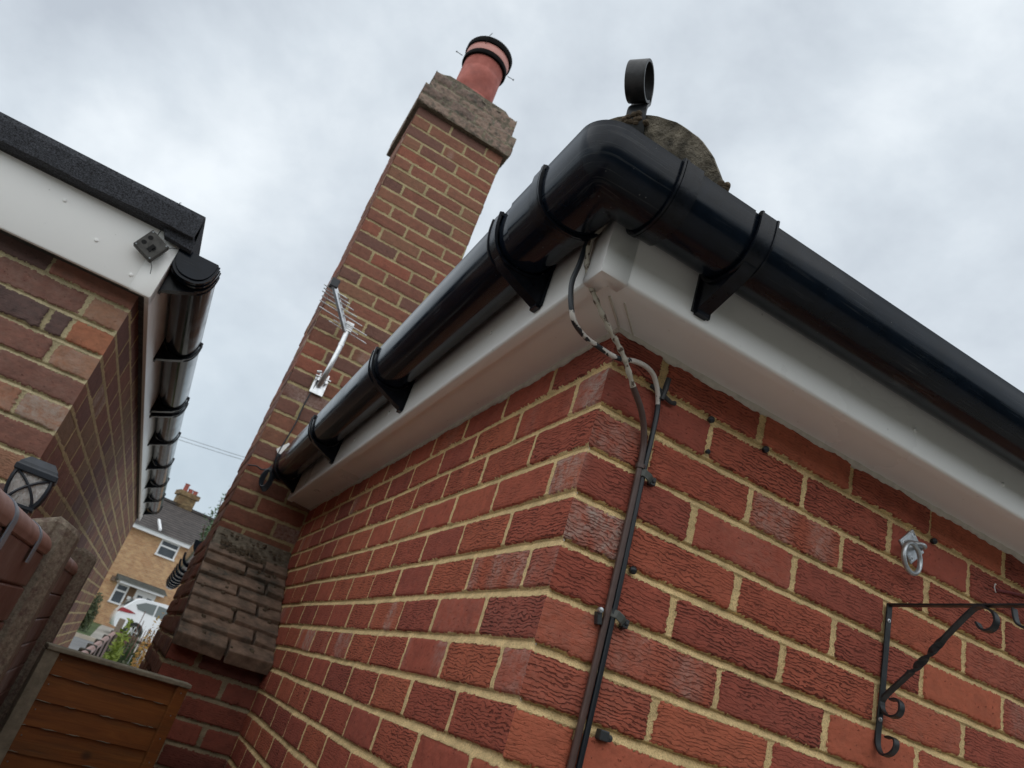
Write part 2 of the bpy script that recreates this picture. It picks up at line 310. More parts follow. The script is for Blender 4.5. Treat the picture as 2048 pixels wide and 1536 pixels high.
# ------------------------------------------------------------------ numeric noise for the relief walls
TAB = rng.random((256, 256))
def vn(x, y, s=0):
    x = x + s*37.3; y = y + s*11.7
    xi = np.floor(x).astype(int); yi = np.floor(y).astype(int); fx = x - xi; fy = y - yi
    fx = fx*fx*(3-2*fx); fy = fy*fy*(3-2*fy)
    a = TAB[xi & 255, yi & 255]; b = TAB[(xi+1) & 255, yi & 255]; c = TAB[xi & 255, (yi+1) & 255]; d = TAB[(xi+1) & 255, (yi+1) & 255]
    return (a*(1-fx)+b*fx)*(1-fy) + (c*(1-fx)+d*fx)*fy - 0.5
def hsh(a, b, s):
    v = np.sin(a*127.1 + b*311.7 + s*74.7)*43758.5453
    return v - np.floor(v)
def grid_mesh(name, P, attr, mat, parent, flip=False):
    nz, nu = P.shape[:2]; me = bpy.data.meshes.new(name)
    idx = np.arange(nz*nu).reshape(nz, nu)
    q = np.stack([idx[:-1,:-1], idx[:-1,1:], idx[1:,1:], idx[1:,:-1]], -1).reshape(-1, 4)
    if flip: q = q[:, ::-1]
    me.vertices.add(nz*nu); me.vertices.foreach_set('co', P.reshape(-1).astype(np.float32))
    me.loops.add(q.size); me.loops.foreach_set('vertex_index', q.reshape(-1).astype(np.int32))
    me.polygons.add(len(q)); me.polygons.foreach_set('loop_start', (np.arange(len(q))*4).astype(np.int32))
    me.update(calc_edges=True)
    a = me.attributes.new('ba', 'FLOAT_COLOR', 'POINT'); a.data.foreach_set('color', attr.reshape(-1).astype(np.float32))
    me.polygons.foreach_set('use_smooth', np.ones(len(q), bool))
    me.materials.append(mat); o = bpy.data.objects.new(name, me); C.objects.link(o)
    if parent: attach(o, parent)
    return o
def steps(*segs):                # (start, end, step) pieces joined into one array
    o = []
    for a, b, s in segs: o.append(np.linspace(a, b, max(2, int(round(abs(b-a)/s))+1))[(1 if o else 0):])
    return np.concatenate(o)
def relief(us, zs, zbed, pitch, perps, seed, bw=0.0138, pw=0.0118, rec=0.0115, offs=0.0015, over=None, pale_p=0.12, corner=True, rough=1.0, crink=1.0, wob=1.0, prec=None):
    """outward height and attributes of brickwork over the grid us x zs; perps(row)-> sorted joint positions"""
    U, Z = np.meshgrid(us, zs)
    Zw = Z + wob*(0.004*vn(U*3, Z*2, seed+1) + 0.0016*vn(U*14, Z*9, seed+2))
    t = (zbed - Zw)/pitch; kb = np.round(t); zl = (Zw - (zbed - kb*pitch)); row = np.floor(t).astype(int) + 1
    idx = np.zeros_like(row); ul = np.full(U.shape, 9.0)
    for r in np.unique(row):
        mk = row == r; pp = np.array(perps(int(r)))
        jj = np.array([(hsh(float(r), i, seed+5)-0.5)*0.010*wob for i in range(len(pp))]); pp = pp + jj
        u = U[mk] + 0.004*(hsh(float(r), 3.0, seed)-.5)*(zl[mk]/pitch)
        i = np.searchsorted(pp, u); idx[mk] = i
        lo = np.where(i > 0, u - pp[np.maximum(i-1, 0)], 9); hi = np.where(i < len(pp), pp[np.minimum(i, len(pp)-1)] - u, 9)
        ul[mk] = np.minimum(lo, hi)
    en = rough*(0.0022*vn(U*60, Z*60, seed+3) + 0.0036*vn(U*210, Z*210, seed+4) + 0.0030*vn(U*470, Z*470, seed+6))
    bwl = bw*(1 + 0.25*vn(U*5, kb*3.3, seed+7)*2); pwl = pw*(1 + 0.6*(hsh(row.astype(float), idx.astype(float), seed+8)-.5))
    db = np.abs(zl) - bwl/2; dp = ul - pwl/2
    d = np.minimum(db, dp)
    rc = 0.006; cor = (db < rc) & (dp < rc) & (db > -.002) & (dp > -.002)
    d = np.where(cor, rc - np.hypot(rc-db, rc-dp), d) + en
    mask = np.clip((d + 0.0007)/0.0016, 0, 1)
    key = idx.astype(float)
    if corner: key = np.where(idx == 0, 0.0, key + 10*(seed % 7))
    rowf = row.astype(float)
    s2 = 3.0
    tone = hsh(rowf, key, s2); pl_ = np.where(hsh(rowf, key, s2+1) < pale_p, 0.75*hsh(rowf, key, s2+2)+.15, 0.0)
    pl_ = pl_*np.clip(0.5 + 2.2*vn(U*22, Z*6, seed+13), 0, 1)
    ck = crink*np.clip(-0.05 + 1.25*hsh(rowf, key, s2+5), 0, 1)
    if corner: pl_ = np.maximum(pl_, np.clip(.75*np.exp(-U/.0065)*(.55 + 2.2*vn(U*30, Z*30, 17)), 0, .8))
    if over:
        for (r, i), (tt, pp_, cc) in over.items():
            mk = (row == r) & (idx == i); tone[mk] = tt; pl_[mk] = pp_*np.clip(0.75 + 1.6*vn(U[mk]*25, Z[mk]*14, seed+15), 0, 1); ck[mk] = cc
    ob = (hsh(rowf, key, s2+3)-0.5)*2*offs
    if corner: ob = np.where(idx == 0, 0, ob)
    hbr = ob - 0.0022*np.exp(-np.maximum(d, 0)/0.0028) + 0.0012*vn(U*60, Z*60, seed+9) + 0.0009*vn(U*160, Z*220, seed+10)
    tb = np.clip(zl/(bw/2), -1, 1)
    hbed = -0.0008 - (rec-0.0008)*((tb+1)/2)**0.85
    hm = np.where(db < 0, hbed, -(prec if prec is not None else rec*0.4)) + 0.0012*vn(U*45, Z*45, seed+11) + 0.0010*vn(U*240, Z*240, seed+12)
    h = hm + (hbr-hm)*mask
    return U, Z, h, np.stack([mask, np.clip(tone, .02, .98), pl_, ck], -1)
def stretch(first, pitch, n=40): return [first + pitch*i for i in range(n)]

# ------------------------------------------------------------------ main house
SH = 0.008                         # the side wall runs very slightly out of square
def shy(x, y): return x + SH*max(0.0, y)
house = empty('brick_house', (0.6, 0.6, -2.25), 'red brick house corner with white eaves, black gutter and tall chimney, filling the right side', 'house')
over = {(2,0):(.45,.45,1),(4,0):(.6,.95,1),(5,0):(.3,.0,.7),(6,0):(.75,.2,.25),(7,0):(.62,.1,.9),(8,0):(.9,.0,.3),
        (3,1):(.35,.12,.2),(3,4):(.55,.1,.6),(2,4):(.4,.05,.9),(4,2):(.6,.0,.8),(6,4):(.7,.05,.3),(5,3):(.8,.1,.3),(4,5):(.4,.35,.6),(3,5):(.55,.7,.5),(4,1):(.7,0,.8),(1,2):(.3,0,1)}
us = steps((0, 1.18, 0.0018), (1.18, 2.6, 0.03)); zs = steps((0.072, -0.66, 0.0018), (-0.66, -2.3, 0.03))
U, Z, h, A = relief(us, zs, 0.0, 0.075, lambda r: (stretch(.221, .2215, 13) if r % 2 else stretch(.1065, .2215, 13)), 1, over=over, pale_p=0.14)
sdx = -h*np.clip(1 - U/0.012, 0, 1)
hc0 = h[:, 0].copy(); zc0 = zs.copy()
Pf = np.stack([U + sdx, -h, Z], -1)
overL = {(1,0):(.7,1.0,.5),(3,0):(.93,.75,.5),(5,0):(.5,.35,.9),(7,0):(.6,1.0,.3),(7,1):(.9,.0,.9),(6,0):(.15,.1,1),(8,0):(.4,.0,.9),(4,0):(.45,0,1),(2,0):(.4,0,1),(5,2):(.85,0,.8),(4,1):(.85,0,.9),(6,1):(.4,.1,.05),(3,4):(.85,.1,.3)}
ul_ = steps((0, 0.6, 0.0022), (0.6, 1.5, 0.0034), (1.5, 2.56, 0.005)); zl_ = steps((0.072, -1.25, 0.0026), (-1.25, -2.3, 0.03))
U, Z, h, A2 = relief(ul_, zl_, 0.0, 0.075, lambda r: (stretch(.0965, .2135, 14) if r % 2 else stretch(.207, .2135, 14)), 2, over=overL, pale_p=0.10, pw=0.0105, prec=.0006, rec=.008, rough=.6)
wc = np.clip(1 - U/0.012, 0, 1); h = h*(1-wc) + np.interp(-Z, -zc0, hc0)*wc
sdy = -h*wc
# make the shared arris agree: side wall corner column follows the front one
Pl = np.stack([-h + SH*U, U + sdy, Z], -1)
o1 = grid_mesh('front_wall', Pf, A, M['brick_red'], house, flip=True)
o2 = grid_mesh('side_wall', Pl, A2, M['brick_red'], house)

ZS = 0.067; FX, FY = -0.118, -0.124; FB = 0.058; FT = 0.215
# soffit: two boards meeting on a mitre, with the groove of a joint line
mb = MB()
mb.prism([(FX+.02, FY+.02, ZS), (2.6, FY+.02, ZS), (2.6, 0.03, ZS), (0.03, 0.03, ZS)], (0, 0, 0.009))
mb.prism([(FX+.02, FY+.018, ZS), (0.028, 0.03, ZS), (shy(0.028, 2.5), 2.52, ZS), (shy(FX+.02, 2.5), 2.45, ZS)], (0, 0, 0.009))
soffit = mb.build('soffit', M['upvc'], house, bevel=0.001)
mb = MB()
mb.obox((0.0-.035, -.035, ZS-.0012), (.045*.707, .045*.707, 0), (.0012, -.0012, 0), (0, 0, .0012))
mb.obox((0.0-.008, -.038, ZS-.0012), (.045*.707, .045*.707, 0), (.0008, -.0008, 0), (0, 0, .0012))
mb.build('joint_trim', M['sealant'], soffit)
# fascia boards: face, rounded bottom arris, return lip
def fascia_profile(c=1.0):
    return [(0.0, FT), (0.0, FB+.006), (0.0018, FB+.0018), (0.006, FB), (0.0245, FB), (0.0245, FB+.012), (0.016, FB+.012), (0.012, FT)]
mb = MB(); pr = fascia_profile()
rr = [[(shy(FX + a, 2.44), 2.44, z) for a, z in pr], [(FX + a, FY + a, z) for a, z in pr], [(2.6, FY + a, z) for a, z in pr]]
mb.rings(rr)
fascia = mb.build('fascia', M['upvc'], house, smooth=True, auto=50)
# the corner cover trim: a slightly proud right-angle piece
mb = MB(); e = 0.0016; tw = 0.052; zt = FT - .002
pc = [(0 - e, zt), (0 - e, FB+.006), (0.0015-e, FB+.0012-e), (0.006, FB-e), (0.026, FB-e), (0.026, FB+.004)]
rr = [[(FX + a, FY + tw, z) for a, z in pc], [(FX + a, FY + a, z) for a, z in pc], [(FX + tw - .006, FY + a, z) for a, z in pc]]
mb.rings(rr, close_ring=False, cap=False)
o = mb.build('corner_trim', M['upvc'], fascia, smooth=True, auto=50); o.modifiers.new('s', 'SOLIDIFY').thickness = 0.0012
# nail caps on the fascia
for x in (0.55, 0.79, 1.05): MB().lathe((x, FY - .0012, 0.103 if x > .7 else .105), [(0.0001, -.0022), (0.003, -.0018), (0.0042, .0), (0.0042, .001)], 14, (0, 1, 0), cap=True).build('nail_cap', M['upvc'], fascia, smooth=True)
for y in (0.30, 0.98, 1.35, 1.95): MB().lathe((shy(FX, y) - .0012, y, 0.112), [(0.0001, -.0022), (0.003, -.0018), (0.0042, .0), (0.0042, .001)], 14, (1, 0, 0), cap=True).build('nail_cap', M['upvc'], fascia, smooth=True)
# ragged bead of sealant where brick meets soffit
def bead(path_fn, n, name):
    rr = []
    for i in range(n):
        t = i/(n-1); p, o_ = path_fn(t); p = Vector(p); o_ = Vector(o_)
        w = 0.0085 + 0.006*float(vn(np.array(t*n*0.13), np.array(1.0), 3)) + 0.004*float(vn(np.array(t*n*0.5), np.array(2.0), 4)); d = 0.004 + 0.003*float(vn(np.array(t*n*.2), np.array(5.0), 6))
        rr.append([p + o_*-.004 + Vector((0,0,.002)), p + o_*(d+.002) + Vector((0,0,.002)), p + o_*d + Vector((0,0,-w*.5)), p + o_*(d*.5) + Vector((0,0,-w)), p + o_*-.004 + Vector((0,0,-w))])
    return MB().rings(rr).build(name, M['sealant'], soffit, smooth=True, auto=80)
bead(lambda t: ((-.002 + 1.6*t, 0.0, ZS), (0, -1, 0)), 420, 'sealant_bead')
bead(lambda t: ((shy(0, 2.5*t), -0.002 + 2.47*t, ZS), (-1, 0, 0)), 420, 'sealant_bead')

# roof planes with stepped tile courses
pitch_ang = R(33); rise = math.tan(pitch_ang)
mb = MB(); ey = 0.03
for i in range(14):
    a = -0.165 + 0.11*i*math.cos(pitch_ang)*1.3; b = a + 0.155
    za = 0.198 + (a + .165)*rise; zb = 0.198 + (b + .165)*rise
    mb.prism([(a + .02, a, za), (3.0, a, za), (3.0, b, zb), (b + .02, b, zb)], (0, 0, 0.016))
    mb.prism([(a, a + .02, za), (b, b + .02, zb), (b, 2.49, zb), (a, 2.49, za)], (0, 0, 0.016))
roof = mb.build('roof', M['roof_tile'], house)
# hip tiles: bedded half-round end
al = R(30); axh = Vector((math.cos(al)/2**.5, math.cos(al)/2**.5, math.sin(al))); hh = Vector((1, -1, 0)).normalized(); uph = hh.cross(axh); uph = uph if uph.z > 0 else -uph
HC = Vector((-0.098, -0.104, 0.197)); HR = 0.148
mb = MB(); rr = []
for s_, rad in ((0.0, 1.0), (0.006, 1.01), (0.34, 0.93), (0.345, 0.85)):
    ring = []
    for k_ in range(49):
        th = -0.12 + (math.pi + .24)*k_/48; nn = 1 + 0.012*float(vn(np.array(th*9), np.array(s_*20), 9)) + 0.008*float(vn(np.array(th*30), np.array(s_*50), 9))
        ring.append(HC + axh*s_ + (hh*math.cos(th) + uph*math.sin(th))*HR*rad*nn)
    rr.append(ring)
mb.rings(rr)
for j in (1, 2, 3):
    rr = []
    for s_, rad in ((0.0, .98), (0.3, 0.93)):
        rr.append([HC + axh*(s_ + .3*j) + (hh*math.cos(math.pi*k_/24) + uph*math.sin(math.pi*k_/24))*HR*rad for k_ in range(25)])
    mb.rings(rr)
hip = mb.build('hip_tile', M['concrete_tile'], house, smooth=True)
# lumpy mortar filling of the open end
mb = MB(); rr = []
for j in range(15):
    f_ = 1 - j/14; ring = []
    for k_ in range(49):
        th = -0.1 + (math.pi + .2)*k_/48
        bul = 0.006*(1-f_**2) + 0.009*float(vn(np.array(th*4*f_+3), np.array(f_*9), 12)) + .004*float(vn(np.array(th*12*f_+3), np.array(f_*25), 13))
        ring.append(HC - axh*(bul + .002) + (hh*math.cos(th) + uph*math.sin(th))*HR*0.985*f_)
    rr.append(ring)
mb.rings(rr, close_ring=False, cap=False); mb.build('mortar_fill', M['concrete_tile'], hip, smooth=True, auto=80)
mb = MB(); p = HC - axh*.008 + uph*HR*.93
for _ in range(10):
    q = p + hh*random.uniform(-.018, .018) + uph*random.uniform(-.006, .010); mb.lathe(q, [(0.0005, -.005), (.005, -.003), (.0062, 0), (.004, .004), (.0005, .0055)], 8, (random.random()-.5, random.random()-.5, 1))
for _ in range(10):
    th = R(14) + random.uniform(-.07, .07); q = HC + (hh*math.cos(th) + uph*math.sin(th))*HR*random.uniform(.97, 1.04); mb.lathe(q, [(0.0005, -.006), (.005, -.003), (.0065, 0), (.004, .005), (.0005, .006)], 8, (random.random()-.5, random.random()-.5, 1))
tag(mb.build('moss_lump', M['debris'], hip, smooth=True), kind='stuff')
# hip iron: flat strap curled into a scroll
d45 = Vector((-1, -1, 0)).normalized(); rc = Vector((-0.168, -0.168, 0.374)); rad = 0.0315
pts = [HC + uph*HR*.55 - axh*.004, HC + uph*HR*1.0 - axh*.006, rc - d45*rad*1.08 + Vector((0, 0, -.012))]
for k_ in range(0, 31):
    th = R(180) - R(k_*11.2); rq = rad*(1 - .06*k_/30)
    pts.append(rc + d45*math.cos(th)*rq + Vector((0, 0, 1))*math.sin(th)*rq)
cp = catmull(pts[:4], 6)[:-1] + pts[3:]
MB().tube(cp, 0, flat=(0.0155, 0.0024), up=hh).build('hip_iron', M['iron'], house, smooth=True, auto=35, bevel=0.0008)

# gutter
GW, GD, GZ = 0.116, 0.076, 0.197
def gprof(n=44, e=0.0, top=0.0):
    out_ = []
    for i in range(n + 1):
        t = math.pi*i/n; c_, s_ = math.cos(t), math.sin(t); q = 2/2.45
        out_.append((GW/2 + .002 - (GW/2 + e)*math.copysign(abs(c_)**q, c_), GZ + top*(1 if s_ < .02 else 0) - (GD + e)*abs(s_)**q))
    return out_
def gshell(e0, th, lip=True):      # closed section: outside then inside
    o_ = gprof(e=e0); i_ = gprof(e=e0 - th)
    if lip: o_ = o_ + [(o_[-1][0] + .0005, GZ + .003), (o_[-1][0] - .003, GZ + .0055), (o_[-1][0] - .0075, GZ + .003)]
    return o_ + i_[::-1]
RC_ = 0.048
def gpos(o_, z, th):               # th 0 = side run direction, 90 = front run
    a = min(o_, GW + .002 - RC_); r_ = max(0.0, o_ - (GW + .002 - RC_))
    return (FX - a - r_*math.cos(th), FY - a - r_*math.sin(th), z)
sec = gshell(0, .0025)
gut = MB().rings([[(shy(FX - o_, 2.43), 2.43, z) for o_, z in sec], [(FX - o_, 0.0, z) for o_, z in sec]]).build('gutter', M['black_pvc'], house, smooth=True)
MB().rings([[(0.02, FY - o_, z) for o_, z in sec], [(2.6, FY - o_, z) for o_, z in sec]]).build('gutter_run', M['black_pvc'], gut, smooth=True)
sec2 = gshell(.0028, .0025); rr = [[(FX - o_, FY + .155, z) for o_, z in sec2], [(FX - o_, FY + .03, z) for o_, z in sec2]]
for k_ in range(0, 13): rr.append([gpos(o_, z, R(90*k_/12)) for o_, z in sec2])
rr += [[(FX + .03, FY - o_, z) for o_, z in sec2], [(FX + .155, FY - o_, z) for o_, z in sec2]]
MB().rings(rr).build('gutter_corner', M['black_pvc'], gut, smooth=True)
def bracket_sec(e): 
    p_ = gprof(40, e=e); o_ = p_ + [(p_[-1][0], GZ + .006), (p_[-1][0] - .006, GZ + .0085), (p_[-1][0] - .013, GZ + .004)]
    i_ = gprof(40, e=e - .004); return o_ + i_[::-1]
def make_bracket(base, wide=0.03, twin=False):   # local: x along gutter, y = -outward, z up from gutter datum
    mb = MB(); s_ = bracket_sec(.0065)
    mb.rings([[(-wide/2, -o_, z - GZ) for o_, z in s_], [(wide/2, -o_, z - GZ) for o_, z in s_]])
    for sx_ in ((-1, 1) if not twin else (-1, -.72)):   # thin raised ribs at the edges
        s2 = bracket_sec(.0085); mb.rings([[(sx_*wide/2 - .0016, -o_, z - GZ) for o_, z in s2], [(sx_*wide/2 + .0016, -o_, z - GZ) for o_, z in s2]])
    if base:
        under = [(o_, z - GZ) for o_, z in gprof(28, e=.004)]; cut = [p_ for p_ in under if p_[1] < -.03 and p_[0] < .104]
        poly = [(0.0, -.116), (0.006, -.118), (.050, -.0995), (.086, -.083), (.101, -.070)] + cut[::-1] + [(0.0, -.03)]
        mb.prism([(-wide/2 + .003, -a, b) for a, b in poly], (wide - .006, 0, 0))
        mb.box((-wide/2 - .002, -.005, -.120), (wide/2 + .002, .0, -.01))
        mb.box((-wide/2 + .004, -.010, -.123), (wide/2 - .004, .0, -.112))
    return mb
def place_bracket(src, loc, rz, parent, name='gutter_bracket'):
    w = Vector((0, 0, 0)); q = parent
    while q: w += q.location; q = q.parent
    src.location = Vector(loc) - w; src.rotation_euler = (0, 0, rz); return src
b0 = make_bracket(True).build('gutter_bracket', M['black_pvc_scuffed'], gut, smooth=True, local=True)
c0 = make_bracket(False, 0.034, True).build('gutter_clamp', M['black_pvc_scuffed'], gut, smooth=True, local=True)
def dup(o):
    c_ = o.copy(); C.objects.link(c_); c_.parent = o.parent; return c_
place_bracket(b0, (0.062, FY, GZ), 0, gut)
for i, (yy, bs_) in enumerate(((0.085, 1), (0.835, 1), (1.60, 1), (2.33, 1))):
    place_bracket(dup(b0), (shy(FX, yy), yy, GZ), R(-90), gut)
place_bracket(dup(b0), (1.45, FY, GZ), 0, gut)
place_bracket(c0, (-0.082, FY, GZ), 0, gut); c1 = dup(c0); place_bracket(c1, (FX, -.068, GZ), R(-90), gut); c1.scale = (-1, 1, 1)
# end cap of the side run, beside the stack
mb = MB(); mb.rings([[(shy(FX - o_, 2.43), yq, z) for o_, z in gprof(e=eq)] for yq, eq in ((2.405, .004), (2.436, .004), (2.440, .001))])
mb.build('end_cap', M['black_pvc'], gut, smooth=True)

# ------------------------------------------------------------------ chimney
CX0, CX1, CY = -0.312, 0.246, 2.5
chim = MB().box((CX0 + .012, CY + .012, -.3), (CX1 - .012, 3.03, 2.68)).build('chimney', M['brick_stack'], house)
def cperps(r):
    return [CX0 + .107 + .2265*i for i in range(4)] if r % 2 == 0 else [CX0 + .222 + .2265*i for i in range(3)]
P_ = 0.0764; zb = 1.344 + 14*P_
us = steps((CX0, CX1, .0036)); zs = steps((2.405, -.2, .0036))
U, Z, h, A = relief(us, zs, zb, P_, lambda r: cperps(r), 3, offs=.003, pale_p=.1, bw=.0125, pw=.012, corner=False, rec=.004)
grid_mesh('stack_face', np.stack([U, CY - h, Z], -1), A, M['brick_stack'], chim, flip=True)
us = steps((CY, 3.04, .008)); zs = steps((2.405, -1.3, .006))
U, Z, h, A = relief(us, zs, zb, P_, lambda r: stretch(CY + (.107 if r % 2 else .222), .2265, 5), 4, offs=.003, pale_p=.1, corner=False, bw=.0125, pw=.012)
grid_mesh('stack_side', np.stack([CX0 - h, U, Z], -1), A, M['brick_stack'], chim)
U2 = us; U, Z, h, A = relief(us, zs[zs > -.2], zb, P_, lambda r: stretch(CY + (.107 if r % 2 else .222), .2265, 5), 5, offs=.003, corner=False)
grid_mesh('stack_side', np.stack([CX1 + h, U, Z], -1), A, M['brick_stack'], chim, flip=True)
# oversailing cap courses, worn and mossy
def course_block(x0, x1, y0, y1, z0, z1, seed, name, rag=0.0):
    per = []
    us_ = steps((x0, x1, .005)); zs_ = steps((z1, z0, .005))
    U, Z, h, A = relief(us_, zs_, z1 - .001, .073, lambda r: stretch(x0 + (.12 if r % 2 else .2), .226, 4), seed, corner=False, offs=.003, rough=3.2, pale_p=.3, rec=.008)
    Zt = Z + np.where(np.abs(Z - z1) < .02, rag*2*vn(U*18, Z*0, seed) + rag*vn(U*60, Z*0, seed), 0)
    a = grid_mesh(name, np.stack([U, y0 - h - .011*vn(U*20, Z*20, seed) - .007*vn(U*60, Z*60, seed), Zt], -1), A, M['brick_mossy'], chim, flip=True)
    us_ = steps((y0, y1, .01)); U, Z, h, A = relief(us_, zs_, z1 - .001, .073, lambda r: stretch(y0 + (.12 if r % 2 else .2), .226, 4), seed+1, corner=False, offs=.003, rough=2.2, rec=.007)
    grid_mesh(name, np.stack([x0 - h, U, Z], -1), A, M['brick_mossy'], chim)
    U, Z, h, A = relief(us_, zs_, z1 - .001, .073, lambda r: stretch(y0 + (.12 if r % 2 else .2), .226, 4), seed+2, corner=False, offs=.003, rough=2.2, rec=.007)
    grid_mesh(name, np.stack([x1 + h, U, Z], -1), A, M['brick_mossy'], chim, flip=True)
course_block(-.340, .274, 2.462, 3.065, 2.404, 2.545, 21, 'cap_course')
course_block(-.312, .246, 2.495, 3.035, 2.545, 2.700, 24, 'cap_course', rag=.012)
mb = MB().box((-.336, 2.468, 2.402), (.270, 3.06, 2.543)).box((-.306, 2.50, 2.54), (.240, 3.03, 2.685))
mb.build('cap_core', M['weather_mortar'], chim)
# sloping mortar flaunching round the pot
mb = MB(); rr = []
for rr_, zz_ in ((.27, 2.68), (.22, 2.725), (.17, 2.765), (.135, 2.79)):
    rr.append([(-.033 + max(-.272, min(.272, rr_*1.5*math.cos(2*math.pi*k_/40)))*(1 if rr_ > .2 else .8) , 2.765 + max(-.26, min(.26, rr_*1.5*math.sin(2*math.pi*k_/40)))*(1 if rr_ > .2 else .8), zz_ + .012*float(vn(np.array(k_*.7), np.array(rr_*30), 5))) for k_ in range(40)])
mb.rings(rr); mb.build('flaunching', M['weather_mortar'], chim, smooth=True)
PC = (-.033, 2.755, 0)
pot = MB().lathe(PC, [(.136,2.74),(.136,2.80),(.1365,2.84),(.134,2.845),(.134,2.853),(.1355,2.857),(.133,3.06),(.1315,3.065),(.1315,3.074),(.133,3.08),(.130,3.20),(.118,3.20),(.118,2.9)], 48).build('chimney_pot', M['terracotta'], chim, smooth=True)
MB().lathe(PC, [(.118,3.19),(.145,3.19),(.147,3.205),(.147,3.245),(.143,3.25),(.118,3.25)], 48).build('pot_rim', M['terracotta_pale'], chim, smooth=True)
mb = MB().lathe(PC, [(.1335,3.150),(.148,3.152),(.150,3.158),(.150,3.182),(.147,3.186),(.1335,3.186)], 48)  # lower black band stands in for the shade under the flared rim
mb.lathe(PC, [(.147,3.247),(.156,3.247),(.158,3.252),(.158,3.286),(.155,3.292),(.10,3.30),(.001,3.305)], 48)
mb.lathe(PC, [(.147,3.2475),(.05,3.2475),(.001,3.2475)], 48)
mb.tube([(-.095, 2.604, 3.315), (-.105, 2.600, 3.28), (-.108, 2.600, 3.20)], .0022, 6)
mb.build('cowl_and_rim_shade', M['cowl_and_rim_shade'], chim, smooth=True)
for q, a in (((-.195, 2.74, 3.15), (-1, -.05, -.02)), ((.128, 2.76, 3.235), (1, 0, .05))):
    q = Vector(q); a = Vector(a).normalized(); MB().tube([q, q + a*.045], .0025, 8).tube([q + a*.042, q + a*.048], .006, 8).build('cowl_screw', M['steel_dark'], chim, smooth=True)
# lower breast standing proud under lapped weathering
BY = 1.935
us = steps((CX0, .03, .0036)); zs = steps((-.592, -1.15, .0036), (-1.15, -2.3, .03))
def bperps(r): return [CX0 + .107, CX0 + .333] if r % 2 else [CX0 + .212]
U, Z, h, A = relief(us, zs, 0.0, .075, bperps, 6, corner=False, bw=.013, pw=.014, offs=.003)
grid_mesh('breast_face', np.stack([U, BY - h, Z], -1), A, M['brick_breast'], chim, flip=True)
MB().box((CX0 + .006, BY + .014, -2.3), (.01, 2.6, -.61)).build('breast_core', M['dark'], chim)
us = steps((BY, 2.52, .006), (2.52, 3.4, .02)); zs = steps((-.16, -1.3, .006), (-1.3, -2.3, .04))
U, Z, h, A = relief(us, zs, 0.0, .075, lambda r: stretch(BY + (.107 if r % 2 else .222), .2265, 8), 8, corner=False)
Yy = np.maximum(U, np.clip(BY + (Z + .60)*1.39, BY, 2.52))      # follows the slope of the shoulder
grid_mesh('breast_side', np.stack([CX0 - h - .002, Yy, Z], -1), A, M['brick_stack'], chim)
# weathering: lapped bricks on the slope
A0 = Vector((0, 2.49, -.170)); A1 = Vector((0, 1.868, -.600)); sl = (A1 - A0); Ls = sl.length; sl.normalize(); nrm = Vector((0, sl.z, -sl.y)); nrm = nrm if nrm.y < 0 else -nrm
mb = MB(); rw = random.Random(3)
nC = 8; st = (Ls - .105)/nC; brk = [.52, .76, .50, .73, .47, .78, .50, .7]
for i in range(nC):
    c0_ = A0 + sl*(.115 + st*(nC - i - .5)); xl = CX0 - .008 + .004*rw.random(); xr = shy(.0, 2.1) + .0
    xb_ = xl + (xr - xl)*brk[i]
    parts_ = [(xl, xb_ - .005), (xb_ + .005, xr)] if i != 1 else [(xl, xl + (xr-xl)*.74), (xl + (xr-xl)*.77, xr)]
    for (a, b) in parts_:
        tilt = R(-10 + rw.uniform(-2, 2)); s2 = (sl*math.cos(tilt) - nrm*math.sin(tilt)).normalized(); n2_ = (nrm*math.cos(tilt) + sl*math.sin(tilt)).normalized()
        hl = st*.56 + rw.uniform(-.002, .002)
        cc = c0_ + nrm*(.001 + rw.uniform(-.003, .003)) + sl*rw.uniform(-.003, .003)
        mb.obox((0.5*(a+b), cc.y, cc.z), (0.5*(b-a), rw.uniform(-.002,.002), rw.uniform(-.003, .003)), s2*hl, n2_*.024)
wb = mb.build('weathering_brick', M['weather'], chim, bevel=.004)
mb = MB(); a_ = A0 - nrm*.09; b_ = A1 - nrm*.05 - sl*.01
mb.prism([(CX0 + .004, A0.y + .01, A0.z + .004), (CX0 + .004, A1.y + .03, A1.z - .002), (CX0 + .004, 2.0, -.60), (CX0 + .004, 2.52, -.60)], (.33, 0, 0))
mb.build('weathering_bed', M['weather_mortar'], chim)
# smooth mortar fillet at the top of the slope
mb = MB(); mb.prism([(CX0 + .001, 2.503, -.135), (CX0 + .001, 2.45, -.185), (CX0 + .001, 2.40, -.218), (CX0+.001, 2.38, -.250), (CX0+.001, 2.503, -.25)], (.335, 0, 0))
mb.build('mortar_fillet', M['weather_mortar'], chim, bevel=.006)
mb = MB()
for _ in range(150):
    t = rw.random()**1.6; x_ = CX0 + .02 + .29*rw.random()
    if _ < 60: t = .12 + .10*rw.random(); x_ = CX0 + .04 + .19*rw.random()
    q = A0 + sl*(Ls*t) + nrm*(.026); q.x = x_; s_ = rw.uniform(.002, .0065)*(1.3 if _ < 60 else 1)
    mb.obox(q, (s_, s_*rw.uniform(-.5,.5), 0), (s_*rw.uniform(-.5,.5), s_*.9, s_*.3), (0, s_*.2, s_*.7))
tag(mb.build('moss_debris', M['debris'], chim), kind='stuff')
# scrap of white flashing under the gutter end
mb = MB(); mb.prism([(-.228, 2.488, .262), (-.19, 2.488, .31), (-.14, 2.488, .28), (-.20, 2.488, .222)], (0, .004, 0)); mb.build('flashing', M['upvc'], chim)

